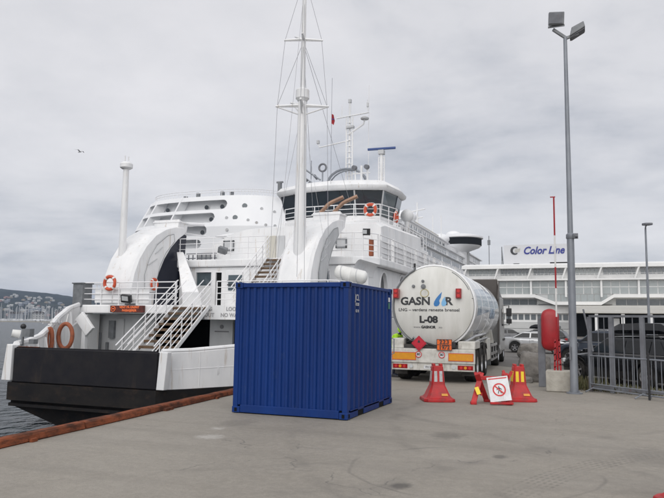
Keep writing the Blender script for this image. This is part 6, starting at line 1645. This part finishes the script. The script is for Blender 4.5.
b = MB(); b.box(XA + .3, FY + .4, 6.9, XB, FY + 23.8, 9.3); b.build('glazed_storey', M['wall_far'], B_, 0)
b = MB(); b.box(XA, FY - .5, 9.15, XB, FY + 24, 9.42); b.box(XA, FY + .6, 9.42, XB, FY + 24, 9.95); b.build('balcony', M['wall_far'], B_, 0)
b = MB()
for z in (9.7, 9.95, 10.2): b.box(XA + .1, FY - .45, z, XB, FY - .40, z + .04)
for i in range(60): x = XA + .1 + i * 1.12; b.box(x, FY - .45, 9.42, x + .05, FY - .40, 10.2)
b.build('balcony_rail', M['wall_far'], B_, 0)
def panes(x0, x1, n, z0, z1, y, m, parent, gap=.09, name='window'):
    w = (x1 - x0) / n; mesh = None
    q = MB(); q.box(-w / 2 + gap / 2, -.04, 0, w / 2 - gap / 2, .04, z1 - z0); me = q.mesh(name, m, smooth=0)
    for i in range(n):
        o = bpy.data.objects.new(name, me); COL.objects.link(o); o.parent = parent; o.location = Vector((x0 + (i + .5) * w, y, z0)) - ORG[B_.name]
for k in range(len(bays) - 1):
    x0, x1 = bays[k], bays[k + 1]
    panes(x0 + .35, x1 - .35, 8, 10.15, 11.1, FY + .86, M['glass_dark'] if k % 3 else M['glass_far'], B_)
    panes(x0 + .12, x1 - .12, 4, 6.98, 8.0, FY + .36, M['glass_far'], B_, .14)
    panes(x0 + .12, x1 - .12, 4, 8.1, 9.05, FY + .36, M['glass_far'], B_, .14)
for x in bays:
    b = MB(); b.bar((x - .5, FY - .3, 9.45), (x + .25, FY - .45, 11.6), .26, .26); b.bar((x, FY - .1, 6.4), (x, FY - .1, 9.15), .22, .3); b.build('slanting_rib', M['wall_far'], B_, 0)
b = MB(); b.box(XA + .3, FY + .28, 8.0, XB, FY + .34, 8.1); b.build('transom', M['wall_far'], B_, 0)
# fascia with the stepped-down section
fz = [(XA, 6.85), (-8.2, 6.85), (-5.1, 5.65), (2.0, 5.65), (3.9, 6.85), (XB, 6.85)]
b = MB(); b.prism(fz + [(x, z - .55) for x, z in fz[::-1]], FY - .6, FY + .3, 'Y'); b.build('fascia', M['wall_far'], B_, 0)
b = MB(); b.box(-7.9, FY + .5, 5.3, 3.7, FY + 2, 6.9); b.build('stepped_bay', M['wall_grey'], B_, 0)
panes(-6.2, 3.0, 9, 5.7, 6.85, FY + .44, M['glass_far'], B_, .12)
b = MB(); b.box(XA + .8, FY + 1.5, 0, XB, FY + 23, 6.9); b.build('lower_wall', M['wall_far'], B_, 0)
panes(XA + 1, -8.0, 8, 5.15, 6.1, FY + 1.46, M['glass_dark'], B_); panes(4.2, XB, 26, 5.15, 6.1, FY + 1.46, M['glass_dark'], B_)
panes(XA + 1, -3, 16, 2.65, 3.55, FY + 1.46, M['glass_dark'], B_, .25)
b = MB(); b.box(XA + .7, FY + .9, 3.75, -3.0, FY + 1.495, 5.05); b.build('string_course', M['wall_far'], B_, 0)
b = MB(); b.box(XA + .7, FY + 1.2, 1.2, -3.0, FY + 1.49, 2.3); b.build('string_course', M['wall_grey'], B_, 0)
b = MB(); b.box(-2.7, FY - 3.5, 3.75, 14, FY + 1.4, 4.9); b.build('canopy', M['wall_cream'], B_, 0)
for k in range(6): b = MB(); b.box(1.0 - 3.7, FY - 3.56, 3.85 + .18 * k, 14, FY - 3.503, 3.93 + .18 * k); b.build('louvre', M['wall_far'], B_, 0)
b = MB(); b.box(-2.5, FY + 1.3, 0, 13, FY + 1.49, 3.7); b.build('dark_opening', M['dark'], B_, 0)
for x in (-2.4, 1.2, 5.0, 8.9, 12.8): b = MB(); b.box(x - .25, FY - 3.2, 0, x + .25, FY - 2.7, 3.75); b.build('column', M['wall_far'], B_, 0)
b = MB(); b.box(3.0, FY - 1, 0, 4.6, FY + 1, 3.0); b.build('wall_pier', M['wall_far'], B_, 0)
for k in range(6): panes(15 + 5 * k, 19 + 5 * k, 3, 1.2, 3.4, FY + 1.46, M['glass_dark'], B_)
b = MB(); b.box(-20, FY + .9, .0, -3, FY + 1.48, .9); b.build('plinth', M['wall_grey'], B_, 0)
for x, w, h in ((-11.5, 1.0, .3), (-7.0, .8, .2), (-4.3, 3.2, .4)): b = MB(); b.box(x - w / 2, FY + 4, 12.0, x + w / 2, FY + 6, 12.15 + h); b.build('roof_unit', M['wall_grey'] if w < 3 else M['wall_far'], B_, 0)
# roof sign
S = thing('roof_sign', 'white rooftop signboard with round logo and blue shipping line name', 'sign', (-8, 119, 12.2))
b = MB(); b.box(-13.6, 119.0, 12.3, -2.6, 119.25, 15.7); b.build('signboard', mat('pale_signboard', (0.58, 0.59, 0.61), .5), S, 0)
b = MB()
for x in (-14, -10, -6, -3): b.bar((x, 119.4, 12.1), (x, 119.4, 15.5), .15, .15); b.bar((x, 119.4, 15.2), (x, 121.5, 12.3), .12, .12)
o = b.build('sign_supports', M['grey'], S, 0); o['kind'] = 'stuff'
text('Color Line', 1.80, M['inkblue'], S, (-10.35, 118.97, 14.6), FRONT, 'sign_lettering', bold=.05, shear=.3, align='LEFT', ext=.03, sx=.86)
b = MB(); n = 30; pts = [Vector((-11.75 + .72 * math.cos(R(a)), 118.93, 14.7 + .72 * math.sin(R(a)))) for a in range(50, 311, 10)]; inn = [Vector((-11.60 + .46 * math.cos(R(a)), 118.93, 14.7 + .48 * math.sin(R(a)))) for a in range(50, 311, 10)]
b.loft([pts, inn, [p + Vector((0, .06, 0)) for p in inn], [p + Vector((0, .06, 0)) for p in pts]], closed=False, caps=False); b.build('logo_crescent', M['ink'], S, 0)
b = MB()
for z in (14.85, 14.62, 14.4): b.bar((-11.75, 118.95, z), (-10.75 - .25 * (14.95 - z), 118.95, z + .18), .05, .09)
b.build('logo_stripes', M['wall_cream'], S, 0)
b = MB(); b.cyl((-16.3, 120, 12), (-16.3, 120, 17.6), .07, None, 6); b.obox((-16.3, 120, 16.4), (.5, .2, .9)); b.single('roof_antenna', M['grey'], 'thin antenna on the terminal roof left of the sign', 'antenna')

# ================================================================ PERSON
def skin_figure(name, joints, edges, m, parent, sub=2):
    me = bpy.data.meshes.new(name); me.from_pydata([j[0] for j in joints], edges, [])
    o = bpy.data.objects.new(name, me); COL.objects.link(o); o.parent = parent
    sk = o.modifiers.new('skin', 'SKIN'); sk.use_smooth_shade = True
    for i, j in enumerate(joints):
        r = j[1]; me.skin_vertices[0].data[i].radius = r if isinstance(r, tuple) else (r, r)
    me.skin_vertices[0].data[0].use_root = True
    ss = o.modifiers.new('subdiv', 'SUBSURF'); ss.levels = sub; ss.render_levels = sub
    me.materials.append(m); return o
PRS = thing('person', 'person in bright yellow hi-vis jacket and dark trousers working beside the tanker', 'person', (0, 0, 0))
# facing +x (towards the tanker), leaning forward, x forward, y left
J = [((0, 0, .93), .13), ((.03, 0, 1.08), .125), ((.10, 0, 1.24), .135), ((.17, 0, 1.37), .12), ((.22, 0, 1.44), .055), ((.26, 0, 1.50), .05),
     ((0, .10, .88), .095), ((.06, .11, .49), .065), ((-.02, .11, .10), .045), ((.14, .12, .04), .04),
     ((0, -.10, .88), .095), ((.10, -.11, .50), .065), ((.02, -.11, .10), .045), ((.18, -.12, .04), .04),
     ((.16, .19, 1.36), .06), ((.24, .24, 1.10), .045), ((.44, .17, 1.02), .035), ((.52, .14, 1.02), .03),
     ((.16, -.19, 1.36), .06), ((.24, -.24, 1.10), .045), ((.44, -.17, 1.04), .035), ((.52, -.14, 1.05), .03)]
E_ = [(0, 1), (1, 2), (2, 3), (3, 4), (4, 5), (0, 6), (6, 7), (7, 8), (8, 9), (0, 10), (10, 11), (11, 12), (12, 13), (3, 14), (14, 15), (15, 16), (16, 17), (3, 18), (18, 19), (19, 20), (20, 21)]
body = skin_figure('body', J, E_, M['trouser'], PRS)
jk = skin_figure('hi_vis_jacket', [((0, 0, .86), .18), ((.03, 0, 1.08), .18), ((.10, 0, 1.24), .19), ((.17, 0, 1.37), .17), ((.215, 0, 1.46), .11), ((.16, .19, 1.36), .085), ((.24, .25, 1.10), .068), ((.42, .18, 1.02), .052), ((.16, -.19, 1.36), .085), ((.24, -.25, 1.10), .068), ((.42, -.18, 1.04), .052)],
                 [(0, 1), (1, 2), (2, 3), (3, 4), (3, 5), (5, 6), (6, 7), (3, 8), (8, 9), (9, 10)], M['hivis'], PRS)
b = MB(); b.ball((.30, 0, 1.60), .105, 18, 14, (1.0, .8, 1.18)); b.ball((.40, 0, 1.585), .022, 8, 6, (1.2, .7, 1)); b.ball((.30, .085, 1.59), .028, 8, 6, (.8, .5, 1.2)); b.ball((.30, -.085, 1.59), .028, 8, 6, (.8, .5, 1.2)); b.build('head', M['skin'], PRS, 60)
b = MB(); b.ball((.275, 0, 1.615), .125, 18, 12, (1.0, .95, 1.05)); b.build('hi_vis_hood', M['hivis'], PRS, 60)
b = MB()
for s in (.035, -.035): b.ball((.388, s, 1.62), .012, 8, 6)
b.obox((.392, 0, 1.545), (.008, .045, .008)); b.build('eyes_and_mouth', M['ink'], PRS, 60)
for s in (1, -1):
    w = Vector((.52, s * .14, 1.02 if s > 0 else 1.05)); h = MB()
    h.loft([[w + Vector((dx, dy, dz)) for dy, dz in ((-.03, -.014), (.03, -.014), (.03, .014), (-.03, .014))] for dx in (0, .05, .09)])
    for k in range(4):
        y = -.03 + .02 * k; L = (.06, .075, .072, .055)[k]; h.tube([w + Vector((.085, y, 0)), w + Vector((.085 + L * .6, y, -.012)), w + Vector((.085 + L * .8, y, -.04))], [.0095, .009, .007], 7)
    h.tube([w + Vector((.02, -s * .03, 0)), w + Vector((.055, -s * .055, -.01)), w + Vector((.08, -s * .055, -.03))], [.012, .010, .008], 7)
    h.build('hand', M['skin'], PRS, 60)
    b = MB(); fx = .02 if s > 0 else .06; b.loft([[(fx - .08, s * .115 - .045, .0), (fx + .20, s * .125 - .045, .0), (fx + .20, s * .125 + .045, .0), (fx - .08, s * .115 + .045, .0)], [(fx - .07, s * .115 - .04, .11), (fx + .16, s * .125 - .04, .055), (fx + .16, s * .125 + .04, .055), (fx - .07, s * .115 + .04, .11)]]); b.build('boot', M['black'], PRS, 40, bevel=.015)
for z, dx in ((1.02, .02), (1.16, .065)):
    b = MB(); b.tube([(dx + .165 * math.cos(2 * PI * i / 20) * .98, .165 * math.sin(2 * PI * i / 20), z) for i in range(20)], .018, 5, True); b.build('reflective_band', M['whiteref'], jk)
PRS.location = (-6.22, 22.0, -0.0); PRS.rotation_euler = (0, 0, R(-10))

# ================================================================ GULL
T = thing('gull', 'small gull gliding high over the water at the left', 'bird', (-42.7, 46.4, 16.87))
c = Vector((-42.7, 46.4, 16.87))
b = MB(); b.tube([c + Vector((-.22, 0, 0)), c + Vector((-.1, 0, .01)), c + Vector((.05, 0, .02)), c + Vector((.16, 0, .03)), c + Vector((.22, 0, .03))], [.02, .055, .06, .04, .012], 8); b.build('body', M['gull'], T)
for s in (-1, 1):
    b = MB(); b.loft([[c + Vector((-.05, s * .04, .03)), c + Vector((.09, s * .04, .03)), c + Vector((.09, s * .04, .045)), c + Vector((-.05, s * .04, .045))], [c + Vector((-.02, s * .30, .14)), c + Vector((.10, s * .30, .14)), c + Vector((.10, s * .30, .15)), c + Vector((-.02, s * .30, .15))], [c + Vector((-.10, s * .62, .08)), c + Vector((-.07, s * .62, .08)), c + Vector((-.07, s * .62, .085)), c + Vector((-.10, s * .62, .085))]]); b.build('wing', M['gull'], T, 0)

# ================================================================ HAZE
hm_ = bpy.data.materials.new('sea_haze'); hm_.use_nodes = True
t = hm_.node_tree; t.nodes.clear()
o_ = t.nodes.new('ShaderNodeOutputMaterial'); v_ = t.nodes.new('ShaderNodeVolumePrincipled')
v_.inputs['Color'].default_value = (0.60, 0.74, 1.0, 1); v_.inputs['Density'].default_value = 0.00013; v_.inputs['Anisotropy'].default_value = 0.1
t.links.new(v_.outputs[0], o_.inputs['Volume'])
b = MB(); b.box(-9100, -3100, -7.5, 9100, 14100, 190); h = b.build('haze', hm_, None, 0); h['kind'] = 'stuff'
